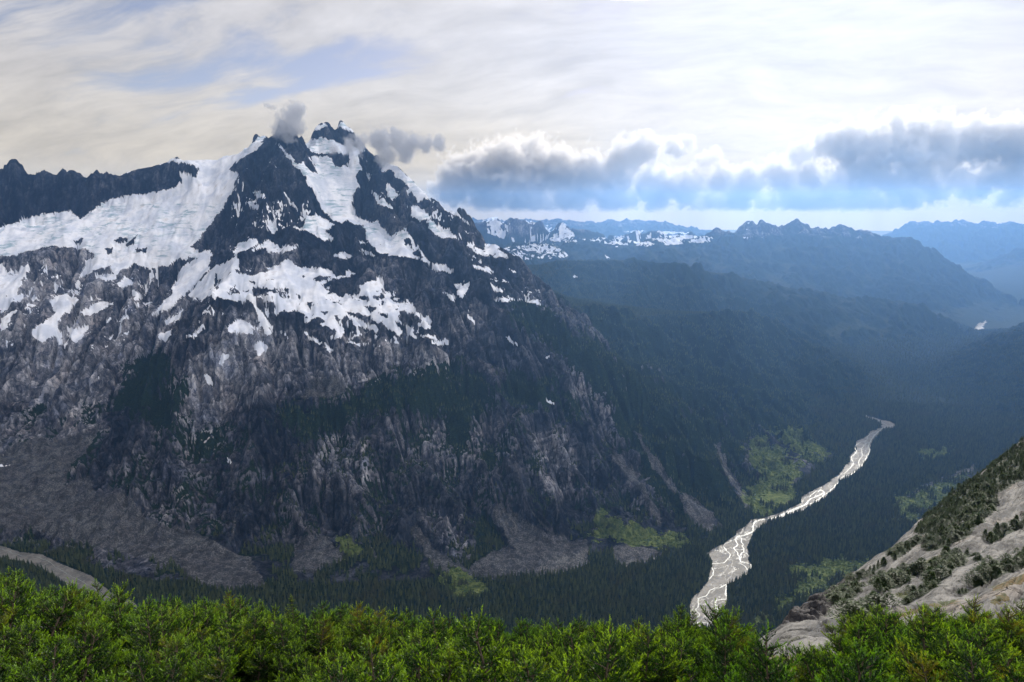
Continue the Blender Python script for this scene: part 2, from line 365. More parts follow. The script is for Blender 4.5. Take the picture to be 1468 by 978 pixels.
# skyline of the massif
L((-160, 244, 4350), (-60, 240, 4300), (0, 241, 4250), (14, 237, 4230), (38, 253, 4210), (60, 245, 4200), (75, 251, 4190), (95, 243, 4180), (112, 249, 4160),
  (130, 243, 4140), (150, 248, 4120), (180, 243, 4090), (215, 237, 4060), (245, 230, 4030))
L((245, 230, 4030), (262, 233, 4000), (276, 234, 3960), (284, 242, 3930))
L((120, 256, 4230), (180, 252, 4200), (225, 240, 4180), (250, 229.5, 4160), (285, 230, 4130), (305, 229, 4090), (330, 220, 4060), (350, 208, 4000), (368, 197, 3950), (385, 183, 3900), (397, 170, 3870), (404, 160, 3850),
  (410, 162, 3850), (418, 178, 3870), (428, 193, 3900), (440, 192, 3950), (450, 182, 3980), (458, 177, 3980), (474, 178, 3970), (484, 176, 3960), (491, 176, 3950),
  (503, 184, 3940), (516, 192, 3930), (522, 208, 3900), (530, 215, 3860), (545, 222, 3800), (560, 236, 3730), (578, 248, 3680), (592, 258, 3640), (606, 271, 3600),
  (625, 290, 3540), (645, 298, 3500), (665, 311, 3450), (678, 325, 3410), (690, 337, 3380), (702, 348, 3350), (715, 357, 3320), (735, 373, 3290),
  (760, 392, 3250), (775, 425, 3180), (790, 437, 3140), (810, 450, 3100), (829, 461, 3060), (850, 472, 3040), (872, 485, 3010), (905, 510, 2980), (940, 545, 2930), (985, 590, 2850), (1020, 640, 2760), (1045, 690, 2650), (1062, 728, 2560))
# the big arete left of the front face
L((404, 160, 3850), (400, 200, 3700), (397, 240, 3580), (385, 290, 3440), (366, 340, 3290), (340, 385, 3140), (305, 420, 3020), (285, 460, 2930), (272, 500, 2830), (252, 560, 2700), (232, 620, 2570), (212, 690, 2420), (195, 750, 2290), (190, 790, 2200))
# pyramid's left foot against the glacier
L((345, 225, 3900), (325, 290, 3780), (300, 350, 3620), (295, 385, 3500), (262, 430, 3330), (225, 480, 3180), (190, 530, 3020), (150, 600, 2830), (110, 660, 2640), (60, 720, 2440), (30, 765, 2300))
# left cirque: glacier, its head wall and the apron below
L((300, 262, 3960), (240, 290, 3950), (170, 300, 3970), (100, 308, 4010), (30, 318, 4050), (-60, 325, 4080), (-160, 330, 4100))
L((250, 330, 3760), (150, 335, 3760), (50, 345, 3780), (-60, 352, 3800), (-160, 356, 3820))
L((240, 390, 3560), (150, 375, 3620), (50, 372, 3650), (-60, 380, 3660), (-160, 384, 3680))
L((160, 470, 3290), (90, 470, 3320), (0, 470, 3330), (-160, 470, 3350))
L((100, 560, 3030), (30, 560, 3060), (-60, 560, 3070), (-160, 560, 3080))
L((40, 650, 2720), (-60, 655, 2720), (-160, 660, 2710))
# front face, down-slope lines
L((330, 400, 3090), (345, 460, 2920), (350, 520, 2780), (350, 600, 2610), (345, 680, 2440), (345, 750, 2310), (350, 810, 2190))
L((455, 200, 3920), (460, 240, 3760), (465, 290, 3610), (455, 335, 3420), (450, 352, 3300), (450, 372, 3190), (450, 420, 3030), (450, 480, 2860), (450, 560, 2680), (450, 640, 2510), (450, 720, 2350), (450, 790, 2210))
L((405, 205, 3660), (430, 260, 3560), (448, 300, 3480), (455, 322, 3400))
L((540, 225, 3700), (548, 270, 3590), (555, 320, 3460), (552, 352, 3320), (550, 372, 3220), (552, 430, 3020), (556, 490, 2860), (560, 560, 2700), (560, 640, 2520), (560, 720, 2360), (560, 790, 2210))
L((500, 215, 3860), (505, 260, 3720), (520, 310, 3560), (560, 352, 3350))
L((640, 375, 3160), (650, 420, 2990), (655, 480, 2840), (655, 560, 2690), (655, 640, 2520), (655, 720, 2350), (660, 790, 2200))
L((592, 258, 3620), (610, 300, 3480), (625, 340, 3330), (645, 375, 3170), (690, 400, 3100), (735, 415, 3100))
L((735, 430, 3060), (745, 480, 2930), (750, 550, 2760), (750, 630, 2570), (745, 710, 2390), (740, 780, 2230))
L((830, 500, 2960), (838, 560, 2830), (845, 620, 2690), (845, 690, 2510), (840, 770, 2310))
L((905, 560, 2880), (920, 620, 2740), (930, 690, 2540), (930, 770, 2310))
L((985, 640, 2740), (1000, 700, 2560), (1000, 765, 2340))
# forested ridges beyond the spur, and their ribs
L((760, 440, 4100), (800, 440, 3900), (829, 438, 3800), (862, 440, 3850), (894, 447, 3900), (917, 458, 3950), (932, 452, 4100), (960, 452, 4300), (1000, 450, 4450), (1042, 447, 4600), (1082, 451, 4700), (1110, 462, 4720), (1131, 474, 4700), (1180, 512, 4500), (1210, 545, 4350), (1232, 585, 4050))
L((930, 455, 4050), (960, 500, 3800), (1000, 545, 3550), (1040, 590, 3300), (1075, 645, 3020), (1098, 690, 2830), (1110, 722, 2650))
L((1000, 455, 4400), (1040, 500, 4100), (1085, 545, 3800), (1120, 590, 3520), (1150, 630, 3270), (1175, 668, 3030))
L((1082, 455, 4650), (1120, 500, 4400), (1160, 545, 4100), (1190, 585, 3820), (1212, 620, 3560))
L((880, 500, 3500), (930, 540, 3350), (985, 580, 3180), (1035, 640, 2900), (1065, 700, 2700))
L((1000, 520, 3800), (1060, 570, 3480), (1100, 625, 3180), (1130, 675, 2930))
LW((-100, 5200, 480), (300, 5400, 430), (800, 5200, 380), (1300, 5500, 250), (1900, 5600, 120), (2400, 5600, 10))
# farther ridges
L((560, 400, 6500), (700, 388, 6300), (760, 380, 6200), (800, 374, 6150), (872, 371, 6100), (911, 370, 6150), (944, 375, 6200), (993, 381, 6350), (1049, 393, 6500), (1098, 406, 6650), (1147, 417, 6800), (1196, 424, 6850), (1240, 427, 6850), (1294, 430, 6800), (1327, 441, 6700), (1360, 458, 6600), (1393, 470, 6700), (1420, 480, 6700))
L((1000, 386, 6350), (1060, 425, 6000), (1120, 462, 5700), (1190, 505, 5400))
L((1196, 424, 6850), (1230, 455, 6400), (1270, 500, 5800), (1290, 540, 5200))
LW((0, 7800, 450), (1000, 7800, 420), (2000, 8000, 330), (3000, 8000, 200), (4100, 8000, -60))
L((870, 352, 9400), (930, 345, 9600), (960, 340, 9800), (990, 341, 9900), (1010, 338, 10000), (1026, 326, 10050), (1036, 334, 10050), (1050, 330, 10050), (1060, 322, 10050), (1075, 320, 10050), (1083, 322, 10050), (1091, 314, 10050), (1100, 320, 10050), (1115, 326, 10080), (1128, 317, 10100), (1141, 315, 10100), (1152, 319, 10100), (1165, 327, 10100), (1180, 324, 10100), (1204, 323, 10100), (1240, 331, 10000), (1263, 333, 9950), (1290, 336, 9900), (1320, 345, 9800), (1345, 358, 9700), (1372, 380, 9600), (1400, 396, 9500), (1430, 410, 9400), (1468, 428, 9200), (1520, 452, 9000), (1600, 480, 8800))
L((1091, 316, 10050), (1100, 350, 9500), (1130, 380, 8900), (1160, 400, 8500))
L((1240, 331, 10000), (1260, 365, 9300), (1300, 400, 8600), (1340, 430, 8000), (1370, 450, 7600))
L((1026, 327, 10050), (1010, 350, 9500), (1000, 370, 8900))
LW((-500, 10500, 500), (1000, 10700, 500), (3500, 10900, 350), (5500, 10800, 100), (8000, 10600, 0))
L((560, 340, 11000), (640, 325, 11000), (680, 320, 10900), (720, 316, 10800), (738, 312, 10700), (760, 317, 10650), (785, 311, 10650), (803, 316, 10600), (820, 326, 10600), (840, 330, 10600), (865, 333, 10700), (885, 339, 10800), (910, 332, 10900), (935, 331, 11000), (960, 334, 11100), (990, 333, 11200), (1010, 336, 11300))
L((660, 352, 8900), (720, 352, 8900), (780, 350, 8900), (830, 352, 9000), (880, 350, 9100), (930, 343, 9300))
L((1230, 348, 16800), (1265, 340, 16800), (1285, 328, 16750), (1300, 320, 16700), (1330, 317, 16600), (1370, 316, 16500), (1410, 317, 16350), (1440, 318, 16200), (1468, 321, 16050), (1550, 318, 15600), (1700, 322, 14600))
L((1370, 402, 13000), (1395, 388, 13100), (1420, 377, 13200), (1445, 363, 13300), (1468, 352, 13400), (1550, 330, 13300))
L((500, 314, 17600), (640, 313, 17600), (700, 312, 17600), (760, 314, 17600), (850, 317, 17600), (900, 314, 17600), (960, 318, 17500), (1000, 326, 17400), (1060, 337, 17400), (1180, 341, 17200), (1250, 340, 17000))
LW((-9000, 14200, 200), (0, 14200, 200), (5000, 14200, 50), (7000, 14600, 0), (8500, 14600, 0), (10500, 14200, 50))
LW((-9000, 19400, 200), (0, 19400, 300), (5000, 19400, 200), (10500, 17800, 200))
# near side of the valley and right hillside
L((1468, 478, 5000), (1440, 490, 4900), (1415, 508, 4800), (1390, 530, 4650), (1365, 552, 4450))
L((1468, 478, 5000), (1560, 430, 5400), (1700, 380, 5800))
L((1380, 600, 3830), (1440, 600, 3750), (1468, 590, 3720), (1560, 560, 3650), (1700, 500, 3600))
L((1468, 530, 4350), (1560, 490, 4500))
LZ(0, (1330, 570, 5), (1290, 605, 2), (1300, 650, 1), (1350, 690, 2), (1420, 720, 10))
LZ(0, (1420, 660, 22), (1500, 680, 60), (1620, 660, 150))
# valley floor (z in metres)
LZ(0, (1000, 900), (1030, 850), (1040, 800), (1060, 770), (1100, 740), (1150, 712), (1200, 680), (1240, 640), (1265, 612), (1250, 600))
LZ(0, (1250, 596, 0), (1262, 575, -8), (1290, 550, -20), (1330, 520, -40), (1370, 495, -60), (1408, 470, -90), (1440, 450, -110), (1480, 435, -120))
LZ(0, (-160, 780, 6), (-60, 782, 5), (0, 790, 4), (60, 805, 3), (110, 820, 2), (160, 850, 1), (210, 880, 0))
LZ(0, (190, 840, 8), (300, 848, 7), (420, 855, 5), (560, 850, 5), (650, 850, 5), (740, 830, 6), (850, 812, 6), (950, 800, 6), (1010, 788, 5), (1045, 762, 5), (1075, 742, 8), (1120, 727, 8), (1165, 692, 8), (1205, 660, 8), (1225, 630, 8))
LZ(0, (-300, 950, 0), (200, 960, 0), (600, 960, 0), (1000, 960, 0), (1300, 960, 0), (1600, 960, 10), (1900, 900, 60))
LZ(0, (1130, 860, 0), (1250, 790, 1), (1350, 760, 4), (1500, 800, 20), (1700, 820, 60))

TH0, TH1 = R(-38), R(38)
R0, R1 = 1250.0, 20500.0
DT = 0.00105
NX = int((TH1 - TH0) / DT) // 8 * 8 + 1
NY = int(math.log(R1 / R0) / 0.00138) // 8 * 8 + 1

def line_samples(div):
    out = []
    for ln in LINES:
        r = np.hypot(ln[:, 0], ln[:, 1]); g = np.stack([np.arctan2(ln[:, 0], ln[:, 1]), np.log(r)], -1)
        for i in range(len(ln) - 1):
            n = max(2, int(np.hypot(*(g[i + 1] - g[i])) / (DT * .4)))
            t = np.linspace(0, 1, n)[:, None]
            out.append(ln[i] * (1 - t) + ln[i + 1] * t)
    return np.concatenate(out)
SAMP = line_samples(1)
_st = np.arctan2(SAMP[:, 0], SAMP[:, 1]); _ss = np.log(np.hypot(SAMP[:, 0], SAMP[:, 1]))
_ok = (_st > TH0) & (_st < TH1) & (_ss > math.log(R0)) & (_ss < math.log(R1))
_st, _ss, _sz = _st[_ok], _ss[_ok], SAMP[_ok, 2]

def solve(stop, st=None, ss=None, sz=None, ext=None, dims=None, init=100.0):
    st, ss, sz = (_st, _ss, _sz) if st is None else (st, ss, sz)
    T0_, T1_, A0, A1 = ext or (TH0, TH1, R0, R1); NX_, NY_ = dims or (NX, NY)
    z = None
    for div in (32, 16, 8, 4, 2):
        if div < stop: break
        nx = (NX_ - 1) // div + 1; ny = (NY_ - 1) // div + 1
        ix = np.rint((st - T0_) / (T1_ - T0_) * (nx - 1)).astype(int)
        iy = np.rint((ss - math.log(A0)) / math.log(A1 / A0) * (ny - 1)).astype(int)
        k = iy * nx + ix
        cnt = np.bincount(k, minlength=nx * ny); s = np.bincount(k, sz, minlength=nx * ny)
        m = (cnt > 0).reshape(ny, nx); c = np.where(cnt > 0, s / np.maximum(cnt, 1), 0).reshape(ny, nx)
        z = np.full((ny, nx), init) if z is None else resize(z, ny, nx)
        z[m] = c[m]
        for it in range({32: 1500, 16: 500, 8: 250, 4: 120, 2: 50}[div]):
            p = np.pad(z, 1, mode='edge')
            z = (p[:-2, 1:-1] + p[2:, 1:-1] + p[1:-1, :-2] + p[1:-1, 2:]) * .25
            z[m] = c[m]
    return z

def coords(ny, nx):
    th = np.linspace(TH0, TH1, nx)[None]; s = np.linspace(math.log(R0), math.log(R1), ny)[:, None]
    r = np.exp(s)
    return r * np.sin(th), r * np.cos(th), np.broadcast_to(r, (ny, nx)), (TH1 - TH0) / (nx - 1)

def erode(z, r, dth, nd, steps=60, k_er=.3, k_dep=.3, cap=3.0, seed=1, inertia=.25, mask=None):
    """rain-drop erosion; cell size grows with the distance r"""
    ny, nx = z.shape; g = np.random.default_rng(seed)
    zf = z.ravel().copy()
    n_b = max(1, nd // 30000); n = nd // n_b
    for b in range(n_b):
        x = g.random(n) * (nx - 3) + 1; y = g.random(n) * (ny - 3) + 1
        dx = np.zeros(n); dy = np.zeros(n); sp = np.ones(n); wa = np.ones(n); sed = np.zeros(n)
        for st in range(steps):
            xi = x.astype(int); yi = y.astype(int); fx = x - xi; fy = y - yi; k = yi * nx + xi
            h00, h10, h01, h11 = zf[k], zf[k + 1], zf[k + nx], zf[k + nx + 1]
            c = np.exp(math.log(R0) + yi / (ny - 1) * math.log(R1 / R0)) * dth
            gx = ((h10 - h00) * (1 - fy) + (h11 - h01) * fy) / c; gy = ((h01 - h00) * (1 - fx) + (h11 - h10) * fx) / c
            h = h00 * (1 - fx) * (1 - fy) + h10 * fx * (1 - fy) + h01 * (1 - fx) * fy + h11 * fx * fy
            dx = dx * inertia - gx * (1 - inertia); dy = dy * inertia - gy * (1 - inertia)
            l = np.hypot(dx, dy) + 1e-9; dx /= l; dy /= l
            x2 = np.clip(x + dx, 1, nx - 2.01); y2 = np.clip(y + dy, 1, ny - 2.01)
            xi2 = x2.astype(int); yi2 = y2.astype(int); gx2 = x2 - xi2; gy2 = y2 - yi2; k2 = yi2 * nx + xi2
            h2 = zf[k2] * (1 - gx2) * (1 - gy2) + zf[k2 + 1] * gx2 * (1 - gy2) + zf[k2 + nx] * (1 - gx2) * gy2 + zf[k2 + nx + 1] * gx2 * gy2
            dh = (h2 - h) / c
            capa = np.maximum(-dh, .01) * sp * wa * cap
            ex = sed - capa
            up = dh > 0
            dep = np.where(up, np.minimum(dh, sed), np.where(ex > 0, ex * k_dep, 0))
            er = np.where(~up & (ex <= 0), np.minimum(-ex * k_er, -dh * .5), 0)
            if mask is not None:
                mk = mask[k]; er = er * mk
            live = (x > 2) & (x < nx - 3) & (y > 2) & (y < ny - 3)
            dep = np.minimum(dep, .12) * live; er = np.minimum(er, .12) * live
            d = (dep - er) * c
            sed = sed - dep + er
            np.add.at(zf, k, d * (1 - fx) * (1 - fy)); np.add.at(zf, k + 1, d * fx * (1 - fy))
            np.add.at(zf, k + nx, d * (1 - fx) * fy); np.add.at(zf, k + nx + 1, d * fx * fy)
            sp = np.sqrt(np.maximum(sp * sp - dh, .05)); sp = np.minimum(sp, 3); wa *= .975
            x, y = x2, y2
    return zf.reshape(ny, nx)

z = solve(2)
print('solve', time.time() - T0)
ny2, nx2 = z.shape
X, Y, RR, dth = coords(ny2, nx2)
gy_, gx_ = np.gradient(z); slope = np.hypot(gx_, gy_) / (RR * dth)
rough = sstep(.12, .5, blur(slope, 6)) * sstep(4, 60, z)          # flat floor stays flat
rough = np.maximum(rough, sstep(6300, 7500, RR) * sstep(150, 320, z))
near = 1 - sstep(4200, 7000, RR)
wx = X + 90 * fbm(X / 400, Y / 400, 3); wy = Y + 90 * fbm(X / 400 + 9, Y / 400 + 4, 3)
u, v = bearing(np.stack([X, Y, z], -1))
snow0 = blur(lookup(snow_r, u, v), 3) * (RR < 4600)
scree0 = blur(lookup(scree_r, u, v), 3) * (RR < 4600)
soft = 1 - .82 * snow0 - .6 * scree0 * (1 - snow0)                # snow and scree lie smoother than rock
big = ridged(wx / 420, wy / 420, 4) - .45
mid = ridged((wx + z * .5) / 190 + 3, (wy - z * .7) / 230 + 8, 4, .55) - .45
z = z + rough * big * (88 * near + 95 * (1 - near)) * (.35 + .65 * soft)
z = z + rough * mid * (96 * near + 40 * (1 - near)) * soft
z = z + rough * (fbm(wx / 80, wy / 80, 4)) * (26 * near + 34 * (1 - near)) * soft
em = (sstep(0.03, .3, rough) * soft ** 3).ravel()
z = erode(z, RR, dth, 230000, 60, mask=em, seed=2, cap=2.6)
# cliff bands and benches, tilted and broken
def ledge(z, step, amt, tx, ty, fx, sh):
    zz = z + X * tx + Y * ty + fbm(X / fx, Y / fx, 4) * step * 1.6
    st = zz / step; fr = st - np.floor(st)
    return z + rough * near * soft * ((sstep(.2, .8, fr) - fr) * step) * amt * sstep(-.25, .3, fbm(X / 240 + sh, Y / 240 + 8, 3))
z = ledge(z, 70, .75, .22, 0, 260, 3)
print('erode1', time.time() - T0)
z = resize(z, NY, NX)
X, Y, RR, dth = coords(NY, NX)
rough = resize(rough, NY, NX); near = resize(near, NY, NX); soft = resize(soft, NY, NX)
w1 = fbm(X / 60 + 5, Y / 60, 3) * 25
z += rough * soft * (ridged((X + w1 + z * .5) / 75, (Y + w1 - z * .5) / 75, 5, .6) - .4) * (26 * near + 22 * (1 - near))
z += rough * soft * near * (ridged((X - w1) / 24, (Y + w1 + z) / 30, 3, .6) - .4) * 4.5
z = erode(z, RR, dth, 380000, 40, mask=(sstep(0.03, .3, rough) * soft ** 3).ravel(), seed=5, cap=1.8)
z = ledge(z, 24, .6, -.3, .1, 90, 9)
z = ledge(z, 9, .5, .35, .2, 50, 19)
print('erode2', time.time() - T0)
zb_ = z - blur(z, 14); z -= np.maximum(zb_ - 7 * RR / 3500, 0) * .8 * rough      # no needle spires
z += rough * soft * near * sstep(3900, 4100, RR) * (X < -1500) * ridged(X / 55, Y / 200, 4, .6) * 22     # saw-toothed wall on the left skyline
gy_, gx_ = np.gradient(z); slope = np.hypot(gx_, gy_) / (RR * dth)
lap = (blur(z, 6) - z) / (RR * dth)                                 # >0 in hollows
TP = np.stack([X, Y, z], -1)
U, V = bearing(TP)
# edges wander with the rock
n1 = fbm(X / 45, Y / 45, 4); n2 = fbm(X / 45 + 40, Y / 45 + 7, 4)
n3 = fbm(X / 16, Y / 16, 3); n4 = fbm(X / 300 + 2, Y / 300, 4); n5 = fbm(X / 120 + 9, Y / 120 + 31, 4)
pxm = 1142 / RR
mass = sstep(0, 1, (RR < 5000) * 1.0)
uw = U + (n1 * 7 + n3 * 2.2) * pxm * 3; vw = V + (n2 * 5 + n3 * 1.6) * pxm * 3
s0 = lookup(snow_r, uw, vw)
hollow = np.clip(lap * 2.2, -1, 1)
sp = lookup(sp_r, U, V)
s_sp = sp * sstep(.14, .22, n5 * .55 + n3 * .25 + n1 * .3 + np.clip(hollow, -.3, .4) * .3 - .12 * sstep(.9, 1.8, slope))
snow = np.maximum(s0, s_sp)
snow = snow * (1 - (s0 > 0) * sstep(.42, .5, n3 * .7 + n1 * .5 - .15 * hollow) * (1 - .8 * sstep(3400, 3500, RR)))
far_s = lookup(far_r, uw, vw) * sstep(-.02, .12, fbm(X / 260, Y / 420, 4) + .5 * fbm(X / 70, Y / 70, 3) + hollow * .2 + .04)
snow = np.where(RR > 6800, np.maximum(far_s, s0 * sstep(-.02, .14, fbm(X / 300, Y / 500, 4) + .5 * fbm(X / 90, Y / 90, 3) + .03)), snow)
# hidden sides of the massif keep snow by height only
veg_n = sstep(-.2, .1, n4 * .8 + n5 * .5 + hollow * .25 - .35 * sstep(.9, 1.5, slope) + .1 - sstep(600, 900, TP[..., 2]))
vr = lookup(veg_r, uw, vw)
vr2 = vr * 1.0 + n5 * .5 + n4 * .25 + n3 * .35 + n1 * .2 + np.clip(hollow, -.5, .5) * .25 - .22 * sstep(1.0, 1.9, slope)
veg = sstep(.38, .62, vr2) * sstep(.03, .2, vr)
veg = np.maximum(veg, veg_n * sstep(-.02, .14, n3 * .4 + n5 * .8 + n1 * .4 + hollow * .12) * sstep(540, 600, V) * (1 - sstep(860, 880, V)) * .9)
veg = np.maximum(veg, sstep(3300, 3600, RR) * (1 - sstep(640, 780, TP[..., 2] + n5 * 120)) * sstep(740, 800, U))
veg = np.maximum(veg, sstep(5200, 5400, RR) * (1 - sstep(560, 860, TP[..., 2] + n4 * 200) * .8))
veg = veg * (1 - snow)
scree = sstep(.3, .7, lookup(scree_r, uw, vw) + n5 * .5 + n3 * .3) * (1 - snow)
n6 = fbm(U / 9, V / 40 + U / 30, 3)
green = n6 * .0 + sstep(.3, .8, lookup(green_r, uw, vw) + n5 * .5 + n3 * .3 + n1 * .5 - .05) * sstep(.02, .15, lookup(green_r, U, V))
floor = (1 - sstep(6, 22, TP[..., 2])) * sstep(-250, -240, TP[..., 2])
veg = np.maximum(veg, floor) * (1 - .85 * scree)
ice = s0 * sstep(-.1, .3, n5 + .15) * (RR > 3380) * (RR < 5000) * np.where(U < 350, (V > 292) & (V < 372), 1)
# albedo tone of the rock: paler, warmer granite to the left and on the benches, near-black wall of the upper peak
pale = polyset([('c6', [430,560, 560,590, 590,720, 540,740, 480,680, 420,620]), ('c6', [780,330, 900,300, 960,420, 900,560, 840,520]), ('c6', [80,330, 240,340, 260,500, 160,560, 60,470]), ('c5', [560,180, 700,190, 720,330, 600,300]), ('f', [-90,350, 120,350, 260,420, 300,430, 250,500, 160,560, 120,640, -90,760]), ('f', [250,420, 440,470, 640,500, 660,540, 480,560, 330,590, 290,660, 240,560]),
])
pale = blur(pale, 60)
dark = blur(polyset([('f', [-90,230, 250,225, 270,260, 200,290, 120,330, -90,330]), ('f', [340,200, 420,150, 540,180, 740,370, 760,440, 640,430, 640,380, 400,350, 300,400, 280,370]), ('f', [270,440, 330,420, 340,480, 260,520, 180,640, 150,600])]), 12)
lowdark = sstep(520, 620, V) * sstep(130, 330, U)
tone = .46 + .30 * lookup(pale, U, V) - .26 * lookup(dark, U, V) - .12 * lowdark + .22 * n5 + .12 * n3 + .5 * n4 + .25 * np.clip(-hollow, -.4, .6)  # last term darkens gullies and lightens noses in place of relief shading
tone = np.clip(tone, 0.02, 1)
print('masks', time.time() - T0)
# ------------------------------------------------------------------ terrain material + mesh
m_ter, nt, out = material('mountain_ground')
geo = nt.n.new('ShaderNodeNewGeometry').outputs['Position']
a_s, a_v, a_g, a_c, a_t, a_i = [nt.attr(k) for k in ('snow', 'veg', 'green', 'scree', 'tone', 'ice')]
nA = nt.noise(geo, .06, 6, .62); nB = nt.noise(geo, .25, 4, .6); nC = nt.noise(geo, .012, 5, .6)
stv = nt.scale(geo, (.05, .05, .012)); nS = nt.noise(stv, 1.0, 6, .65)             # streaks running down the walls
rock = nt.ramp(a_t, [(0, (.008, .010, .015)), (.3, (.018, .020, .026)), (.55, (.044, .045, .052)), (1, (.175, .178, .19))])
nS2 = nt.noise(nt.scale(geo, (.16, .16, .05)), 1.0, 5, .7)
wrp = nt.node('ShaderNodeVectorMath', {0: geo, 1: nt.scale(nt.noise(geo, .02, 4, .6, out=1), (45, 45, 45))}, operation='ADD').outputs[0]
def blocks(sc, sz, seed_):
    v_ = nt.node('ShaderNodeTexVoronoi', {'Vector': nt.scale(wrp, (sc, sc, sc * sz)), 'Scale': 1.0, 'Randomness': 1.0})
    return nt.node('ShaderNodeSeparateColor', {0: v_.outputs['Color']}).outputs[seed_]
def cracks(sc, sz):
    return nt.node('ShaderNodeTexVoronoi', {'Vector': nt.scale(wrp, (sc, sc, sc * sz)), 'Scale': 1.0}, feature='DISTANCE_TO_EDGE').outputs['Distance']
bl = nt.math('ADD', nt.math('MULTIPLY', blocks(.022, .55, 0), .5), nt.math('ADD', nt.math('MULTIPLY', blocks(.06, .6, 1), .3), nt.math('MULTIPLY', blocks(.14, .6, 2), .2)))
rock = nt.mix(nt.rng(bl, .25, .78), nt.mix(1, rock, (.45, .46, .50), 'MULTIPLY'), nt.mix(1, rock, (1.75, 1.72, 1.68), 'MULTIPLY'))
rock = nt.mix(nt.rng(cracks(.045, .45), .07, .0, 0, .75), rock, nt.mix(1, rock, (.25, .27, .33), 'MULTIPLY'))
rock = nt.mix(nt.rng(nS, .40, .66), rock, nt.mix(1, rock, (1.9, 1.87, 1.86), 'MULTIPLY'))
rock = nt.mix(nt.rng(nS2, .56, .74), rock, nt.mix(1, rock, (1.7, 1.66, 1.64), 'MULTIPLY'))
rock = nt.mix(nt.rng(nA, .52, .34, 0, .8), rock, nt.mix(1, rock, (.52, .54, .60), 'MULTIPLY'))
rock = nt.mix(nt.rng(nC, .50, .66, 0, .7), rock, nt.mix(1, rock, (1.06, .98, .92), 'MULTIPLY'))
rock = nt.mix(nt.rng(nC, .48, .34, 0, .7), rock, nt.mix(1, rock, (.55, .62, .78), 'MULTIPLY'))
scr = nt.mix(nt.rng(nB, .4, .65), (.060, .061, .063), (.165, .166, .168))
scr = nt.mix(nt.rng(nS, .42, .6), scr, nt.mix(1, scr, (.45, .46, .47), 'MULTIPLY'))
scr = nt.mix(nt.rng(nC, .4, .6), scr, nt.mix(1, scr, (.8, .78, .79), 'MULTIPLY'))
col = nt.mix(nt.math('MULTIPLY', a_c, nt.rng(nA, .25, .5, .55, 1)), rock, scr)
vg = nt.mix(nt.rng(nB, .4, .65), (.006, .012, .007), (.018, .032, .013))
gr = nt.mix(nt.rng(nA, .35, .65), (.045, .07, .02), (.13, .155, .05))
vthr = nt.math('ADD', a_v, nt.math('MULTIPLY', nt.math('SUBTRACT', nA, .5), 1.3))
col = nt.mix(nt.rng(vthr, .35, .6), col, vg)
gthr = nt.math('ADD', a_g, nt.math('MULTIPLY', nt.math('SUBTRACT', nA, .5), 1.0))
col = nt.mix(nt.rng(gthr, .35, .8), col, gr)
sn = nt.mix(nt.rng(nC, .38, .6), (.62, .66, .74), (.86, .87, .90))
sn = nt.mix(nt.rng(nA, .55, .75, 0, .5), sn, (.60, .62, .66))
nI = nt.noise(nt.scale(geo, (.014, .014, .085)), 1.0, 6, .7, .6)
sn = nt.mix(nt.math('MULTIPLY', a_i, nt.rng(nI, .49, .60, 0, .9)), sn, (.30, .42, .48))
sn = nt.mix(nt.math('MULTIPLY', nt.rng(nC, .56, .7), nt.rng(nS, .45, .6, 0, .45)), sn, (.38, .33, .29))
sthr = nt.math('ADD', a_s, nt.math('MULTIPLY', nt.math('SUBTRACT', nB, .5), .7))
smask = nt.rng(sthr, .42, .55)
col = nt.mix(smask, col, sn)
bmp = nt.node('ShaderNodeBump', {'Strength': nt.math('SUBTRACT', .9, nt.math('MULTIPLY', smask, .6)), 'Distance': 6.0, 'Height': nt.math('ADD', nt.math('MULTIPLY', nA, 1.6), nB)})
principled(nt, out, col, rough=.9, spec=.02, normal=bmp)

Fq = grid_faces(NY, NX)
# the sheet is cut into the massif and the hills behind, so that each is an object of its own
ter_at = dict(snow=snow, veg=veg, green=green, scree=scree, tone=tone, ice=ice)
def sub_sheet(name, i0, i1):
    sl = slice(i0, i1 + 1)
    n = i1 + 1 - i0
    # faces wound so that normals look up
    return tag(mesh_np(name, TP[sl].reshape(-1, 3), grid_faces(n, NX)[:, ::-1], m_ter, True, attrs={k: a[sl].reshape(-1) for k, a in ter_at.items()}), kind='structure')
def row(r): return int(round(math.log(r / R0) / math.log(R1 / R0) * (NY - 1)))
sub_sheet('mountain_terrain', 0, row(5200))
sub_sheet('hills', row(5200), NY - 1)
print('terrain', NX, NY, time.time() - T0)

# the plain under and beyond everything, out to the horizon
m_pl, nt, out = material('plain_ground')
geo = nt.n.new('ShaderNodeNewGeometry').outputs['Position']
principled(nt, out, nt.mix(nt.noise(geo, .002, 5), (.02, .03, .015), (.05, .06, .035)), rough=.9)
g = np.linspace(-1, 1, 121) ** 3 * 160000
gx, gy = np.meshgrid(g, g)
tag(mesh_np('ground', np.stack([gx, gy, -300.0 - (gx ** 2 + gy ** 2) / 2 / 6371000.], -1).reshape(-1, 3), grid_faces(121, 121), m_pl, True), kind='structure')
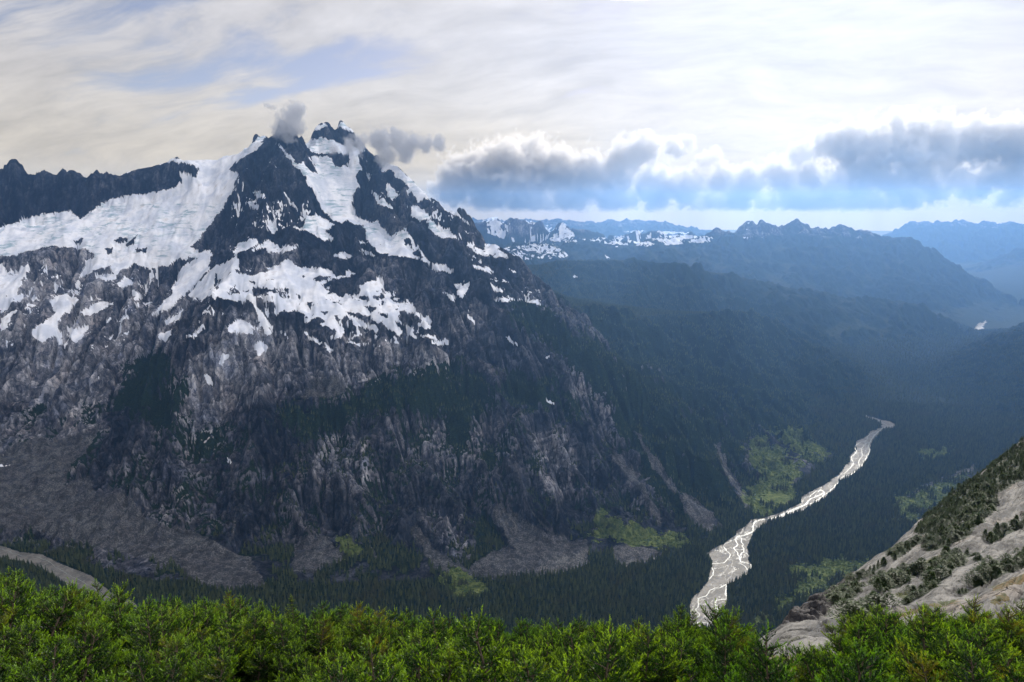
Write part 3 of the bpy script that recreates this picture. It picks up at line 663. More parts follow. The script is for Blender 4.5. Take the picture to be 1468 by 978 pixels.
# ------------------------------------------------------------------ camera, sky, sun, air
SUN_AZ, SUN_EL = R(20), R(26)
cam = D.cameras.new('camera'); co = D.objects.new('camera', cam); COL.objects.link(co)
cam.sensor_width = 36; cam.lens = 36 * F / 1468; cam.clip_start = .3; cam.clip_end = 300000
co.location = (0, 0, HC); co.rotation_euler = (math.pi / 2 - PITCH, 0, 0)
scene.camera = co
SUN_DIR = Vector((math.sin(SUN_AZ) * math.cos(SUN_EL), math.cos(SUN_AZ) * math.cos(SUN_EL), math.sin(SUN_EL)))
sl = D.lights.new('sun', 'SUN'); so = D.objects.new('sun', sl); COL.objects.link(so)
sl.energy = 4.2; sl.angle = R(.6); sl.color = (1, .93, .82)
so.rotation_euler = SUN_DIR.to_track_quat('Z', 'Y').to_euler(); so.location = (0, 0, 3000)

w = D.worlds.new('World'); scene.world = w; w.use_nodes = True
nt = NT(w.node_tree)
for n in list(nt.n): nt.n.remove(n)
wo = nt.n.new('ShaderNodeOutputWorld'); bg = nt.n.new('ShaderNodeBackground'); nt.l.new(bg.outputs[0], wo.inputs[0])
BGS = .1
bg.inputs[1].default_value = BGS
sky = nt.n.new('ShaderNodeTexSky'); sky.sky_type = 'NISHITA'; sky.sun_disc = False
sky.sun_elevation = SUN_EL; sky.sun_rotation = SUN_AZ; sky.altitude = 1600; sky.air_density = 1; sky.dust_density = 1.5
vec = nt.n.new('ShaderNodeTexCoord').outputs['Generated']
sep = nt.node('ShaderNodeSeparateXYZ', {0: vec})
X_, Y_, Z_ = sep.outputs
zc = nt.math('MAXIMUM', Z_, .0)
# high cloud sheet: directions projected on a curved layer high above
inv = nt.math('DIVIDE', 1.0, nt.math('ADD', zc, .30))
comb = nt.node('ShaderNodeCombineXYZ', {0: nt.math('MULTIPLY', X_, inv), 1: nt.math('MULTIPLY', Y_, inv), 2: 0.0}).outputs[0]
# streaks rise to the left, fanning out
rot = nt.node('ShaderNodeVectorRotate', {'Vector': comb, 'Angle': R(18)}, rotation_type='Z_AXIS').outputs[0]
warp = nt.noise(rot, 1.4, 3, .5, out=1)
wv = nt.node('ShaderNodeVectorMath', {0: rot, 1: nt.scale(warp, (.38, .38, 0))}, operation='ADD').outputs[0]
c1 = nt.noise(nt.scale(wv, (.9, 2.2, 1)), 1.0, 6, .55)
c2 = nt.noise(nt.scale(wv, (2.6, 5.2, 1)), 1.0, 8, .62)
c3 = nt.noise(nt.scale(wv, (6.0, 13.0, 1)), 1.0, 6, .62)
den = nt.math('ADD', nt.math('MULTIPLY', c1, 1.7), nt.math('ADD', nt.math('MULTIPLY', c2, .5), nt.math('MULTIPLY', c3, .3)))
sd = nt.node('ShaderNodeVectorMath', {0: vec, 1: tuple(SUN_DIR)}, operation='DOT_PRODUCT').outputs['Value']
near_sun = nt.rng(sd, .80, .99)
low = nt.rng(zc, .21, .03)
veil = nt.rng(nt.math('ADD', den, nt.math('ADD', nt.math('MULTIPLY', near_sun, .30), nt.math('MULTIPLY', low, .40))), 1.10, 1.38)
glow = nt.math('POWER', nt.math('MAXIMUM', sd, 0.0), 10.0)
lum = nt.math('ADD', .50, nt.math('ADD', nt.math('MULTIPLY', glow, .25), nt.math('ADD', nt.math('MULTIPLY', nt.math('SUBTRACT', c2, .5), .40), nt.math('MULTIPLY', nt.math('SUBTRACT', c3, .5), .26))))
lum = nt.math('MAXIMUM', lum, .25)
# bright patches added to unseen sky overhead and behind right, as fill light
od = nt.node('ShaderNodeVectorMath', {0: vec, 1: tuple(Vector((.62, -.30, .72)).normalized())}, operation='DOT_PRODUCT').outputs['Value']
over = nt.rng(od, .55, .95)
lum = nt.math('ADD', lum, nt.math('ADD', nt.math('MULTIPLY', over, 2.5), nt.math('MULTIPLY', nt.rng(zc, .38, .65), .25)))
warm = nt.mix(low, (1.02, .98, .97), (1.24, 1.09, .84))
vcol = nt.mix(1, warm, nt.node('ShaderNodeCombineXYZ', {0: lum, 1: lum, 2: lum}).outputs[0], 'MULTIPLY')
vcol = nt.mix(1, vcol, (1 / BGS, 1 / BGS, 1 / BGS), 'MULTIPLY')
fin = nt.mix(nt.math('MULTIPLY', veil, .93), nt.mix(1, sky.outputs[0], (.80, .66, .66), 'MULTIPLY'), vcol)
nt.l.new(fin, bg.inputs[0])

# air: an even haze filling the whole landscape
mh, nt, out = material('haze_air')
pv = nt.n.new('ShaderNodeVolumePrincipled')
pv.inputs['Color'].default_value = (.25, .50, .97, 1); pv.inputs['Density'].default_value = HAZE_DENSITY = 3.8e-5
pv.inputs['Anisotropy'].default_value = .74
nt.l.new(pv.outputs[0], out.inputs['Volume'])
hx0, hx1, hy0, hy1, hz0, hz1 = -16500, 16500, -300, 20800, -340, 1460
hv = np.array([(x, y, z_) for z_ in (hz0, hz1) for y in (hy0, hy1) for x in (hx0, hx1)], float)
hf = np.array([(0, 2, 3, 1), (4, 5, 7, 6), (0, 1, 5, 4), (2, 6, 7, 3), (0, 4, 6, 2), (1, 3, 7, 5)])
hz = tag(mesh_np('haze', hv, hf, mh), kind='stuff')

vs = scene.view_settings; vs.view_transform = 'Standard'; vs.look = 'None'; vs.exposure = .35; vs.gamma = 1; vs.use_curve_mapping = False
cy = scene.cycles
cy.use_denoising = True
try: cy.denoiser = 'OPENIMAGEDENOISE'
except Exception: pass
cy.max_bounces = 6; cy.diffuse_bounces = 2; cy.glossy_bounces = 2; cy.transmission_bounces = 3; cy.volume_bounces = 3; cy.transparent_max_bounces = 8
cy.use_adaptive_sampling = True; cy.adaptive_threshold = .02
cy.sample_clamp_indirect = 4
cy.caustics_reflective = False; cy.caustics_refractive = False
print('script', time.time() - T0)
# ------------------------------------------------------------------ clouds: fog volumes grown round clusters of puffs
def cloud_material(name, dens, g, color=(.97, .97, .98)):
    m, nt, out = material(name)
    a = nt.attr('density')
    pv = nt.n.new('ShaderNodeVolumePrincipled')
    pv.inputs['Color'].default_value = (*color, 1); pv.inputs['Anisotropy'].default_value = g
    pv.inputs['Density Attribute'].default_value = ''
    nt.put(pv.inputs['Density'], nt.math('MULTIPLY', a, dens))
    nt.l.new(pv.outputs[0], out.inputs['Volume'])
    return m

def cloud(name, blobs, mat, base=None, scale=300., amp=.55, cell=30., pad=1.3, seed=0., soft=.16, flat=60.):
    """blobs: (x, y, z, radius); the density field is evaluated once on a grid"""
    blobs = np.array(blobs, float)
    rad = blobs[:, 3]
    groups = np.unique(np.round(rad, 3)) if len(np.unique(rad)) <= 4 else None
    if groups is None:
        q = np.quantile(rad, [.12, .38, .62, .88]); idx = np.abs(rad[:, None] - q).argmin(1)
        groups = [(q[i], blobs[idx == i]) for i in range(4) if (idx == i).any()]
    else:
        groups = [(r_, blobs[np.abs(rad - r_) < .01]) for r_ in groups]
    lo = (blobs[:, :3] - rad[:, None] * pad).min(0); hi = (blobs[:, :3] + rad[:, None] * pad).max(0)
    if base is not None: lo[2] = max(lo[2], base - flat)
    cen = (lo + hi) / 2
    res = np.maximum(((hi - lo) / cell).astype(int), 8)
    tree = D.node_groups.new(name + '_field', 'GeometryNodeTree')
    tree.interface.new_socket('Geometry', in_out='OUTPUT', socket_type='NodeSocketGeometry')
    nt = NT(tree)
    go = nt.n.new('NodeGroupOutput'); vc = nt.n.new('GeometryNodeVolumeCube'); sm = nt.n.new('GeometryNodeSetMaterial')
    sm.inputs['Material'].default_value = mat
    pos = nt.n.new('GeometryNodeInputPosition').outputs[0]
    wp = nt.node('ShaderNodeVectorMath', {0: pos, 1: (seed * 977., seed * 311., 0)}, operation='ADD').outputs[0]
    wn = nt.noise(wp, .6 / scale, 2, .5, out=1)
    wn = nt.node('ShaderNodeVectorMath', {0: wn, 1: (.5, .5, .5)}, operation='SUBTRACT').outputs[0]
    wps = nt.node('ShaderNodeVectorMath', {0: pos, 1: nt.scale(wn, (scale * .8,) * 3)}, operation='ADD').outputs[0]
    best = None
    for r_, bl in groups:
        for b in bl:
            dn = nt.node('ShaderNodeVectorMath', {0: wps, 1: tuple(b[:3] - cen)}, operation='DISTANCE').outputs['Value']
            s = nt.math('SUBTRACT', 1.0, nt.math('DIVIDE', dn, float(b[3])))
            best = s if best is None else nt.node('ShaderNodeMath', {0: best, 1: s, 2: .25}, operation='SMOOTH_MAX').outputs[0]
    n1_ = nt.noise(wp, 1. / scale, 2, .5); n2_ = nt.noise(wp, 2.7 / scale, 7, .68)
    bil = nt.math('ADD', nt.math('MULTIPLY', nt.math('SUBTRACT', n1_, .5), 1.1 * amp), nt.math('MULTIPLY', nt.math('SUBTRACT', n2_, .5), 1.6 * amp))
    f = nt.math('ADD', best, bil)
    f = nt.rng(f, 0, soft)
    if base is not None:
        z_ = nt.node('ShaderNodeSeparateXYZ', {0: pos}).outputs[2]
        zb = nt.math('ADD', z_, nt.math('MULTIPLY', nt.math('SUBTRACT', n2_, .5), flat * 2.2))
        f = nt.math('MULTIPLY', f, nt.rng(zb, base - cen[2], base - cen[2] + flat))
    nt.l.new(f, vc.inputs['Density'])
    vc.inputs['Background'].default_value = 0
    vc.inputs['Min'].default_value = tuple(lo - cen); vc.inputs['Max'].default_value = tuple(hi - cen)
    for k_, n_ in zip('XYZ', res): vc.inputs['Resolution ' + k_].default_value = int(n_)
    nt.l.new(vc.outputs[0], sm.inputs['Geometry']); nt.l.new(sm.outputs[0], go.inputs[0])
    vol = D.volumes.new(name); vol.materials.append(mat)
    o = D.objects.new(name, vol); COL.objects.link(o); o.location = tuple(cen)
    o.modifiers.new('field', 'NODES').node_group = tree
    return o

def px_blobs(lst, Y, dy, seed, k=1.0):
    g = np.random.default_rng(seed); out = []
    for px, py, rp in lst:
        y = Y + (g.random() - .5) * dy
        p = at_y(px, py, y)
        out.append((*p, rp / F * y * k))
    return out
mc = cloud_material('cumulus', .0055, .2, (.96, .94, .91))
bankA = [(652, 264, 30), (684, 250, 36), (722, 243, 38), (760, 238, 36), (800, 244, 36), (842, 250, 34), (884, 252, 32), (905, 226, 26), (932, 216, 22), (962, 212, 16), (988, 203, 11),
         (700, 282, 32), (760, 282, 32), (820, 284, 30), (880, 284, 28), (935, 268, 32), (985, 268, 28), (1012, 230, 16), (1032, 262, 24), (940, 292, 18), (1000, 294, 18)]
bankB = [(1075, 268, 28), (1118, 258, 28), (1158, 256, 28), (1148, 216, 16), (1180, 208, 20), (1214, 208, 28), (1252, 212, 36), (1292, 206, 38), (1334, 212, 38), (1376, 208, 34), (1416, 208, 36), (1456, 208, 36), (1500, 212, 36), (1545, 220, 36),
         (1232, 250, 32), (1272, 256, 30), (1318, 250, 28), (1420, 256, 26), (1470, 258, 30), (1200, 274, 24), (1100, 292, 18), (1150, 294, 18), (1210, 294, 18), (1260, 292, 16), (1310, 290, 14), (1030, 290, 22), (1375, 268, 20), (1060, 285, 24), (1135, 285, 24), (1180, 288, 22), (1235, 284, 22), (1290, 282, 20), (1345, 275, 22), (1400, 272, 24), (1450, 275, 24), (1500, 275, 24)]
o = cloud('cumulus_cloud', px_blobs(bankA, 22500, 1200, 1), mc, base=1000, scale=560, cell=34, seed=1, amp=1.75, flat=260)
tag(o, 'grey cumulus bank with pale billows just right of the snowy peak', 'cloud', kind='thing')
o = cloud('cumulus_cloud', px_blobs(bankB, 22500, 1200, 2), mc, base=1000, scale=560, cell=34, seed=2, amp=1.75, flat=260)
tag(o, 'dark bellied cumulus bank with bright white rim above the blue twin peaked ridge', 'cloud', kind='thing')
mm = cloud_material('mist', .04, .3, (.85, .85, .86))
o = cloud('cloud_puff', px_blobs([(405, 176, 16), (412, 168, 15), (424, 162, 14), (432, 158, 10), (420, 182, 16), (400, 190, 11), (388, 153, 6), (415, 200, 12)], 3760, 90, 3), mm, scale=60, cell=4, seed=3, amp=1.6, soft=.5)
tag(o, 'small ragged mist puff clinging to the left pointed summit', 'cloud', kind='thing')
o = cloud('cloud_puff', px_blobs([(500, 212, 11), (520, 206, 15), (545, 203, 18), (568, 204, 18), (590, 208, 16), (612, 208, 14), (628, 206, 11), (566, 190, 9), (480, 214, 8), (552, 225, 14), (580, 224, 12)], 3640, 120, 4), mm, scale=70, cell=5, seed=4, amp=1.5, soft=.5)
tag(o, 'long grey cloud puff trailing off the right shoulder of the summit', 'cloud', kind='thing')
# clouds added out of view to keep the big face in shade
md, nt, out = material('shade_cloud_fog')
pv = nt.n.new('ShaderNodeVolumePrincipled'); pv.inputs['Color'].default_value = (.98, .98, .98, 1); pv.inputs['Density'].default_value = .010; pv.inputs['Anisotropy'].default_value = .4
nt.l.new(pv.outputs[0], out.inputs['Volume'])
def shade_cloud(cx_, cy_, rx, ry, seed, z0=4300):
    """lumpy flat cloud whose shadow is centred on ground point (cx_, cy_)"""
    import bmesh
    k = (z0 - 500) / math.tan(SUN_EL)
    c = np.array([cx_ + math.sin(SUN_AZ) * k, cy_ + math.cos(SUN_AZ) * k, z0])
    bm = bmesh.new(); bmesh.ops.create_icosphere(bm, subdivisions=5, radius=1)
    co = np.array([v.co[:] for v in bm.verts]); fs = np.array([[v.index for v in f.verts] for f in bm.faces]); bm.free()
    r = 1 + .35 * fbm(co[:, 0] * 2.1 + seed * 5 + co[:, 2], co[:, 1] * 2.1 + co[:, 2] * 1.3, 5)
    V_ = co * r[:, None] * [rx, ry, 220] + c
    o = mesh_np('added_shade_cloud', V_, fs, md, True)
    tag(o, kind='stuff')
for i_, a_ in enumerate([(-2600, 3300, 1500, 1500), (-1300, 2900, 1150, 1200), (-550, 4000, 700, 1000), (-1500, 4400, 1600, 1200)]):
    shade_cloud(*a_, seed=i_)
for i_, a_ in enumerate([(1050, 5200, 300, 1200), (2000, 5400, 280, 1200), (3050, 5300, 330, 1100)]):  # unseen clouds added to break the sunlit haze into shafts
    shade_cloud(*a_, seed=i_ + 20, z0=5600)
print('clouds', time.time() - T0)
# ------------------------------------------------------------------ river bed, channels and the valley woods
def ground_z(x, y):
    th = np.arctan2(x, y); s = np.log(np.hypot(x, y))
    fx = np.clip((th - TH0) / (TH1 - TH0) * (NX - 1), 0, NX - 1.001); fy = np.clip((s - math.log(R0)) / math.log(R1 / R0) * (NY - 1), 0, NY - 1.001)
    x0 = fx.astype(int); y0 = fy.astype(int); a = fx - x0; b = fy - y0; z_ = TP[..., 2]
    return (z_[y0, x0] * (1 - a) + z_[y0, x0 + 1] * a) * (1 - b) + (z_[y0 + 1, x0] * (1 - a) + z_[y0 + 1, x0 + 1] * a) * b

bed_r = raster()
fill(bed_r, P_('r1', [130,930, 140,740, 200,690, 260,610, 255,600, 280,520, 290,490, 245,440, 300,400, 360,370, 400,340, 440,320, 440,290, 500,260, 540,220, 600,205, 700,190, 780,160, 880,105, 880,60, 931,30, 931,130, 880,140, 820,160, 770,190, 680,215, 610,260, 560,300, 540,350, 520,390, 530,430, 525,480, 545,510, 540,560, 480,595, 400,640, 380,660, 385,760, 350,830, 320,890, 280,930]))
fill(bed_r, P_('r2', [-20,900, 100,880, 220,840, 330,790, 390,760, 380,710, 480,660, 560,620, 660,550, 700,500, 750,450, 750,400, 800,350, 800,290, 880,250, 910,210, 1000,180, 1000,150, 870,100, 870,88, 930,100, 990,120, 1060,130, 1110,160, 1090,190, 1020,195, 960,250, 920,300, 910,370, 880,440, 830,500, 760,560, 660,600, 640,660, 560,730, 480,770, 390,830, 300,850, 200,890, 60,930, -20,960]))
fill(bed_r, P_('f', [-90,778, 0,782, 30,792, 60,795, 90,810, 130,825, 160,850, 190,862, 200,872, 160,872, 120,855, 90,835, 60,815, 30,805, 0,800, -90,796]))
fill(bed_r, P_('f', [1396,472, 1402,464, 1405,461, 1407,464, 1413,459, 1415,462, 1409,468, 1411,471, 1404,474]))
bed_m = lookup(bed_r, U + n3 * 1.5 + n1 * 2, V + n1 * 1.2)
bed_m = bed_m * (TP[..., 2] < 40)
bed_r_soft = blur(bed_r, 14)
bm_mask = bed_m > .5
fq = grid_faces(NY, NX)
keep = bm_mask.reshape(-1)[fq].sum(1) >= 3
fk = fq[keep]; used = np.unique(fk); remap = np.full(NX * NY, -1); remap[used] = np.arange(len(used))
m_bed, nt, out = material('river_gravel')
geo = nt.n.new('ShaderNodeNewGeometry').outputs['Position']
gA = nt.noise(nt.scale(geo, (1, 1, 0)), .03, 6, .65); gB = nt.noise(nt.scale(geo, (1, 1, 0)), .18, 5, .65)
gc = nt.mix(nt.rng(gA, .35, .65), (.09, .084, .073), (.185, .172, .147))
gc = nt.mix(nt.rng(gB, .5, .7, 0, .6), gc, (.07, .068, .062))
gr_ = nt.node('ShaderNodeVectorRotate', {'Vector': geo, 'Angle': R(33)}, rotation_type='Z_AXIS').outputs[0]
gn = nt.noise(nt.scale(gr_, (.030, .0085, 0)), 1.0, 5, .55); gn2 = nt.noise(nt.scale(gr_, (.085, .022, 0)), 1.0, 4, .55)
th1 = nt.rng(nt.math('ABSOLUTE', nt.math('SUBTRACT', gn, .5)), .010, .003)
th2 = nt.rng(nt.math('ABSOLUTE', nt.math('SUBTRACT', gn2, .5)), .010, .003)
wet = nt.math('MAXIMUM', nt.math('MULTIPLY', th1, .8), nt.math('MULTIPLY', th2, .15))        # thread-like braids over the gravel
gc = nt.mix(wet, gc, (.22, .23, .21))
bmp = nt.node('ShaderNodeBump', {'Strength': nt.math('SUBTRACT', .8, nt.math('MULTIPLY', wet, .5)), 'Distance': 1.5, 'Height': gB})
principled(nt, out, gc, rough=nt.math('SUBTRACT', .76, nt.math('MULTIPLY', wet, .27)), spec=.4, normal=bmp)
V_ = TP.reshape(-1, 3)[used].copy(); V_[:, 2] += .8
tag(mesh_np('river_bed', V_, remap[fk][:, ::-1], m_bed, True), kind='structure')

m_wat, nt, out = material('river_water')
geo = nt.n.new('ShaderNodeNewGeometry').outputs['Position']
wn_ = nt.noise(nt.scale(geo, (1, 1, 0)), .9, 4, .6)
bmp = nt.node('ShaderNodeBump', {'Strength': .5, 'Distance': .35, 'Height': wn_})
principled(nt, out, (.22, .24, .22), rough=.5, spec=.32, normal=bmp)

def smooth_line(p, n=6):
    p = np.array(p, float); q = np.concatenate([[2 * p[0] - p[1]], p, [2 * p[-1] - p[-2]]]); out_ = []
    for i in range(1, len(q) - 2):
        for t in np.linspace(0, 1, n, endpoint=False):
            a, b_, c_, d_ = q[i - 1], q[i], q[i + 1], q[i + 2]
            out_.append(.5 * ((2 * b_) + (-a + c_) * t + (2 * a - 5 * b_ + 4 * c_ - d_) * t * t + (-a + 3 * b_ - 3 * c_ + d_) * t ** 3))
    out_.append(p[-1]); return np.array(out_)
WV, WF, woff = [], [], 0
def channel(crop, pts, wpx):
    global woff
    p = smooth_line(P_(crop, pts), 10)
    W = at_z(p[:, 0], p[:, 1], 2.5)
    W[:, 0] += fbm(W[:, 0] / 30, W[:, 1] / 30, 3) * 6; W[:, 1] += fbm(W[:, 0] / 30 + 7, W[:, 1] / 30, 3) * 6
    tn = np.gradient(W[:, :2], axis=0); tn /= np.maximum(np.hypot(tn[:, 0], tn[:, 1]), 1e-6)[:, None]
    nr = np.stack([-tn[:, 1], tn[:, 0]], -1)
    s = np.arange(len(W))
    w_ = wpx * .52 * W[:, 1] / F * (1 + .8 * fbm(s / 5.3 + woff * .1, s * 0 + woff, 3)) * np.clip(np.minimum(s, s[::-1]) / 3 + .35, 0, 1)
    A = np.c_[W[:, :2] + nr * w_[:, None] / 2, W[:, 2]]; B = np.c_[W[:, :2] - nr * w_[:, None] / 2, W[:, 2]]
    C_ = np.c_[W[:, :2], W[:, 2]]
    zt = np.maximum(np.maximum(ground_z(A[:, 0], A[:, 1]), ground_z(B[:, 0], B[:, 1])), ground_z(C_[:, 0], C_[:, 1]))
    A[:, 2] = B[:, 2] = zt + 1.15 + .02 * (woff % 7)
    WV.append(np.stack([A, B], 1).reshape(-1, 3)); n = len(W)
    i = np.arange(n - 1) * 2 + woff
    WF.append(np.stack([i, i + 1, i + 3, i + 2], -1)); woff += 2 * n
channel('r1', [140,915, 200,895, 260,895, 300,870, 325,830, 310,800, 305,760, 340,740, 378,735, 375,690, 378,640], 4.2)
channel('r1', [378,640, 340,658, 290,670, 250,710, 195,740, 192,790, 175,810, 200,845, 185,860], 3.2)
channel('r1', [310,672, 280,700], 1.5)
channel('r1', [268,612, 290,560, 280,510, 330,500, 370,490, 400,440, 375,415, 362,390], 3.0)
channel('r1', [362,385, 400,360, 445,340, 460,325], 1.6)
channel('r1', [515,575, 530,540, 540,510, 500,490, 475,485, 460,440, 430,400, 450,375, 445,330, 500,315, 560,290], 3.6)
channel('r1', [465,490, 500,520, 520,545], 2.4); channel('r1', [475,480, 480,440, 500,410, 485,380, 480,350, 465,325], 2.6); channel('r1', [430,405, 470,410, 500,400], 2.2); channel('r1', [440,322, 480,322, 520,300, 560,290], 2.4)
channel('r1', [560,290, 555,250, 600,225, 680,205, 760,180, 830,150, 880,125, 931,95], 3.2)
channel('r2', [-10,935, 60,905, 150,885, 240,850, 330,810, 400,780, 440,740, 500,710, 545,685, 530,665, 500,680], 3.0)
channel('r2', [390,820, 440,780, 500,740, 545,710, 550,680], 2.6); channel('r2', [430,720, 470,690, 500,670], 1.8)
channel('r2', [480,755, 560,700, 620,650, 660,600, 700,560, 760,545, 830,490, 860,450, 880,410, 905,360, 900,310, 940,240, 1000,190, 1040,170, 1090,165], 2.6)
channel('r2', [700,540, 750,500, 780,460, 760,420, 800,380, 790,340, 830,300, 880,280, 900,240, 960,205], 2.0)
channel('r2', [830,490, 820,450, 850,400, 840,350, 880,300, 915,290], 1.6); channel('r2', [870,92, 905,112, 960,120, 1010,140, 1050,165], 1.6)
channel('f', [-60,788, 0,790, 30,798, 60,803, 90,820, 125,838, 150,856], 1.6)
tag(mesh_np('river_water', np.concatenate(WV), np.concatenate(WF), m_wat, True), kind='structure')

# ---- conifers of the valley floor
def cone_tree(seed, tiers=7, seg=7, h=1.0, r=.17):
    """narrow ragged conifer, unit height: drooping tiers with uneven tips"""
    g = np.random.default_rng(seed); V_, F_ = [], []
    t = [(math.cos(a) * .012, math.sin(a) * .012, z_) for z_ in (-.03, .3) for a in np.linspace(0, 2 * np.pi, 5)[:-1]]
    V_ += t; F_ += [(i, (i + 1) % 4, 4 + (i + 1) % 4, 4 + i) for i in range(4)]
    for k in range(tiers):
        f0 = .10 + .86 * (k / tiers) ** .9; f1 = min(1.0, f0 + .30 * (1 - k / tiers) + .09)
        rr = r * (1 - f0) ** .8 + .012; o_ = len(V_)
        ph = g.random() * 6
        for i in range(seg):
            a = ph + 2 * math.pi * i / seg; q = rr * (.6 + .75 * g.random())
            V_.append((math.cos(a) * q, math.sin(a) * q, f0 - .03 * g.random()))
        for i in range(seg):
            a = ph + 2 * math.pi * (i + .5) / seg; q = rr * .42
            V_.append((math.cos(a) * q, math.sin(a) * q, f0 + .03))
        V_.append((0, 0, f1)); ap = len(V_) - 1
        for i in range(seg):
            F_.append((o_ + i, o_ + seg + i, ap, ap)); F_.append((o_ + seg + i, o_ + (i + 1) % seg, ap, ap))
    return np.array(V_), F_
m_con, nt, out = material('conifer_needles')
inf = nt.n.new('ShaderNodeObjectInfo').outputs['Random']
geo = nt.n.new('ShaderNodeNewGeometry').outputs['Position']
cc = nt.mix(inf, (.016, .028, .014), (.075, .090, .036))
cc = nt.mix(nt.rng(nt.noise(geo, .01, 3), .5, .7, 0, .6), cc, (.055, .052, .024))
principled(nt, out, cc, rough=.9, spec=.03)
def tri_mesh(name, V_, F_, mat):
    me = D.meshes.new(name); me.from_pydata([tuple(v) for v in V_], [], [tuple(dict.fromkeys(f)) for f in F_]); me.materials.append(mat); me.update(); return me
tree_me = [tri_mesh('conifer_tree', *cone_tree(s, 6 + s % 2, 6, r=.13 + .03 * s), m_con) for s in range(4)]
# candidate spots: jittered over the sheet, thinned to an even spacing on the ground
g = np.random.default_rng(11)
def scatter(cond, spacing, rmax, n_try):
    i = g.random(n_try) * (NX - 1)
    rr = np.sqrt(g.random(n_try) * (rmax ** 2 - R0 ** 2) + R0 ** 2)
    th = TH0 + i / (NX - 1) * (TH1 - TH0)
    x = rr * np.sin(th); y = rr * np.cos(th)
    jx = np.clip(np.rint(i).astype(int), 0, NX - 1); jy = np.clip(np.rint(np.log(rr / R0) / math.log(R1 / R0) * (NY - 1)).astype(int), 0, NY - 1)
    ok = g.random(n_try) < cond[jy, jx]
    x, y = x[ok], y[ok]
    c = np.floor(x / spacing).astype(np.int64) * 100003 + np.floor(y / spacing).astype(np.int64)
    _, first = np.unique(c, return_index=True)
    x, y = x[first], y[first]
    return np.stack([x, y, ground_z(x, y)], -1)
nobed = 1 - sstep(.05, .3, lookup(bed_r_soft, U, V) * (TP[..., 2] < 60))
clump = .1 + .9 * sstep(-.25, .1, fbm(X / 130 + 4, Y / 130, 4) + .25)
wood = sstep(.45, .8, veg) * (1 - sstep(.15, .45, green) * (1 - .8 * sstep(.12, .3, fbm(X / 70, Y / 70, 3)))) * (1 - sstep(.2, .5, scree)) * nobed * (snow < .1)
flat_w = wood * (1 - sstep(12, 60, TP[..., 2])) * (.25 + .75 * clump) * (RR > 1500)
slope_w = wood * sstep(12, 60, TP[..., 2]) * (.15 + .85 * clump) * (1 - sstep(520, 700, TP[..., 2])) * (1 - sstep(1.1, 1.9, slope)) * (U > 380)
vis = (U > -60) & (U < 1530) & (V < 930)
P1 = scatter(flat_w * vis, 8.0, 4600, 650000)
P1 = np.concatenate([P1, scatter(flat_w * vis * (RR > 4600), 14.0, 8500, 500000)])
P2 = scatter(slope_w * vis, 10.0, 6200, 500000)
print('trees', len(P1), len(P2), time.time() - T0)
h1 = 11 + 12 * g.random(len(P1)) ** .8; h2 = 8 + 9 * g.random(len(P2))
P_all = np.concatenate([P1, P2]); H_all = np.concatenate([h1, h2])
u_, v_ = bearing(P_all)
infr = (u_ > 5) & (u_ < 1463) & (v_ > 600) & (v_ < 885 - 40 * (u_ > 1090) * (u_ - 1090) / 100) & ((u_ < 1040) | (u_ > 1090) | (v_ < 870)) & (H_all > 15)
sz = np.where(infr, H_all / np.hypot(P_all[:, 0], P_all[:, 1]), 0)
near_i = np.argsort(-sz)[:300]
sel = np.zeros(len(P_all), bool); sel[near_i] = True
for k in near_i:
    me = tree_me[k % 4]
    o = D.objects.new('conifer_tree', me); COL.objects.link(o)
    o.location = tuple(P_all[k]); h_ = H_all[k]; o.scale = (h_, h_, h_); o.rotation_euler = (0, 0, float(g.random() * 6.28))
    tag(o, 'tall dark conifer at the near edge of the valley floor forest', 'tree', 'conifers at the near edge of the valley forest')
def instance_stuff(name, pts, scl, meshes, mat, label=None, tilt=0.0):
    me = D.meshes.new(name); me.vertices.add(len(pts)); me.vertices.foreach_set('co', np.ascontiguousarray(pts, np.float32).ravel())
    at = me.attributes.new('size', 'FLOAT', 'POINT'); at.data.foreach_set('value', np.ascontiguousarray(scl, np.float32))
    me.materials.append(mat)
    o = D.objects.new(name, me); COL.objects.link(o); tag(o, label, kind='stuff')
    tree = D.node_groups.new(name + '_scatter', 'GeometryNodeTree')
    tree.interface.new_socket('Geometry', in_out='INPUT', socket_type='NodeSocketGeometry'); tree.interface.new_socket('Geometry', in_out='OUTPUT', socket_type='NodeSocketGeometry')
    nt = NT(tree); gi = nt.n.new('NodeGroupInput'); go = nt.n.new('NodeGroupOutput')
    join = nt.n.new('GeometryNodeGeometryToInstance')
    for me_ in meshes:
        src = D.objects.new(name + '_source', me_)
        oi = nt.n.new('GeometryNodeObjectInfo'); oi.inputs['Object'].default_value = src; oi.inputs['As Instance'].default_value = True
        nt.l.new(oi.outputs['Geometry'], join.inputs[0])
    mp = nt.node('GeometryNodeMeshToPoints', {}); nt.l.new(gi.outputs[0], mp.inputs['Mesh'])
    ip = nt.n.new('GeometryNodeInstanceOnPoints'); nt.l.new(mp.outputs[0], ip.inputs['Points']); nt.l.new(join.outputs[0], ip.inputs['Instance'])
    ip.inputs['Pick Instance'].default_value = True
    na = nt.n.new('GeometryNodeInputNamedAttribute'); na.data_type = 'FLOAT'; na.inputs['Name'].default_value = 'size'
    nt.l.new(na.outputs['Attribute'], ip.inputs['Scale'])
    rv = nt.n.new('FunctionNodeRandomValue'); rv.data_type = 'FLOAT_VECTOR'; rv.inputs[0].default_value = (-tilt, -tilt, 0); rv.inputs[1].default_value = (tilt, tilt, 6.28)
    nt.l.new(rv.outputs[0], ip.inputs['Rotation'])
    nt.l.new(ip.outputs[0], go.inputs[0])
    o.modifiers.new('scatter', 'NODES').node_group = tree
    return o
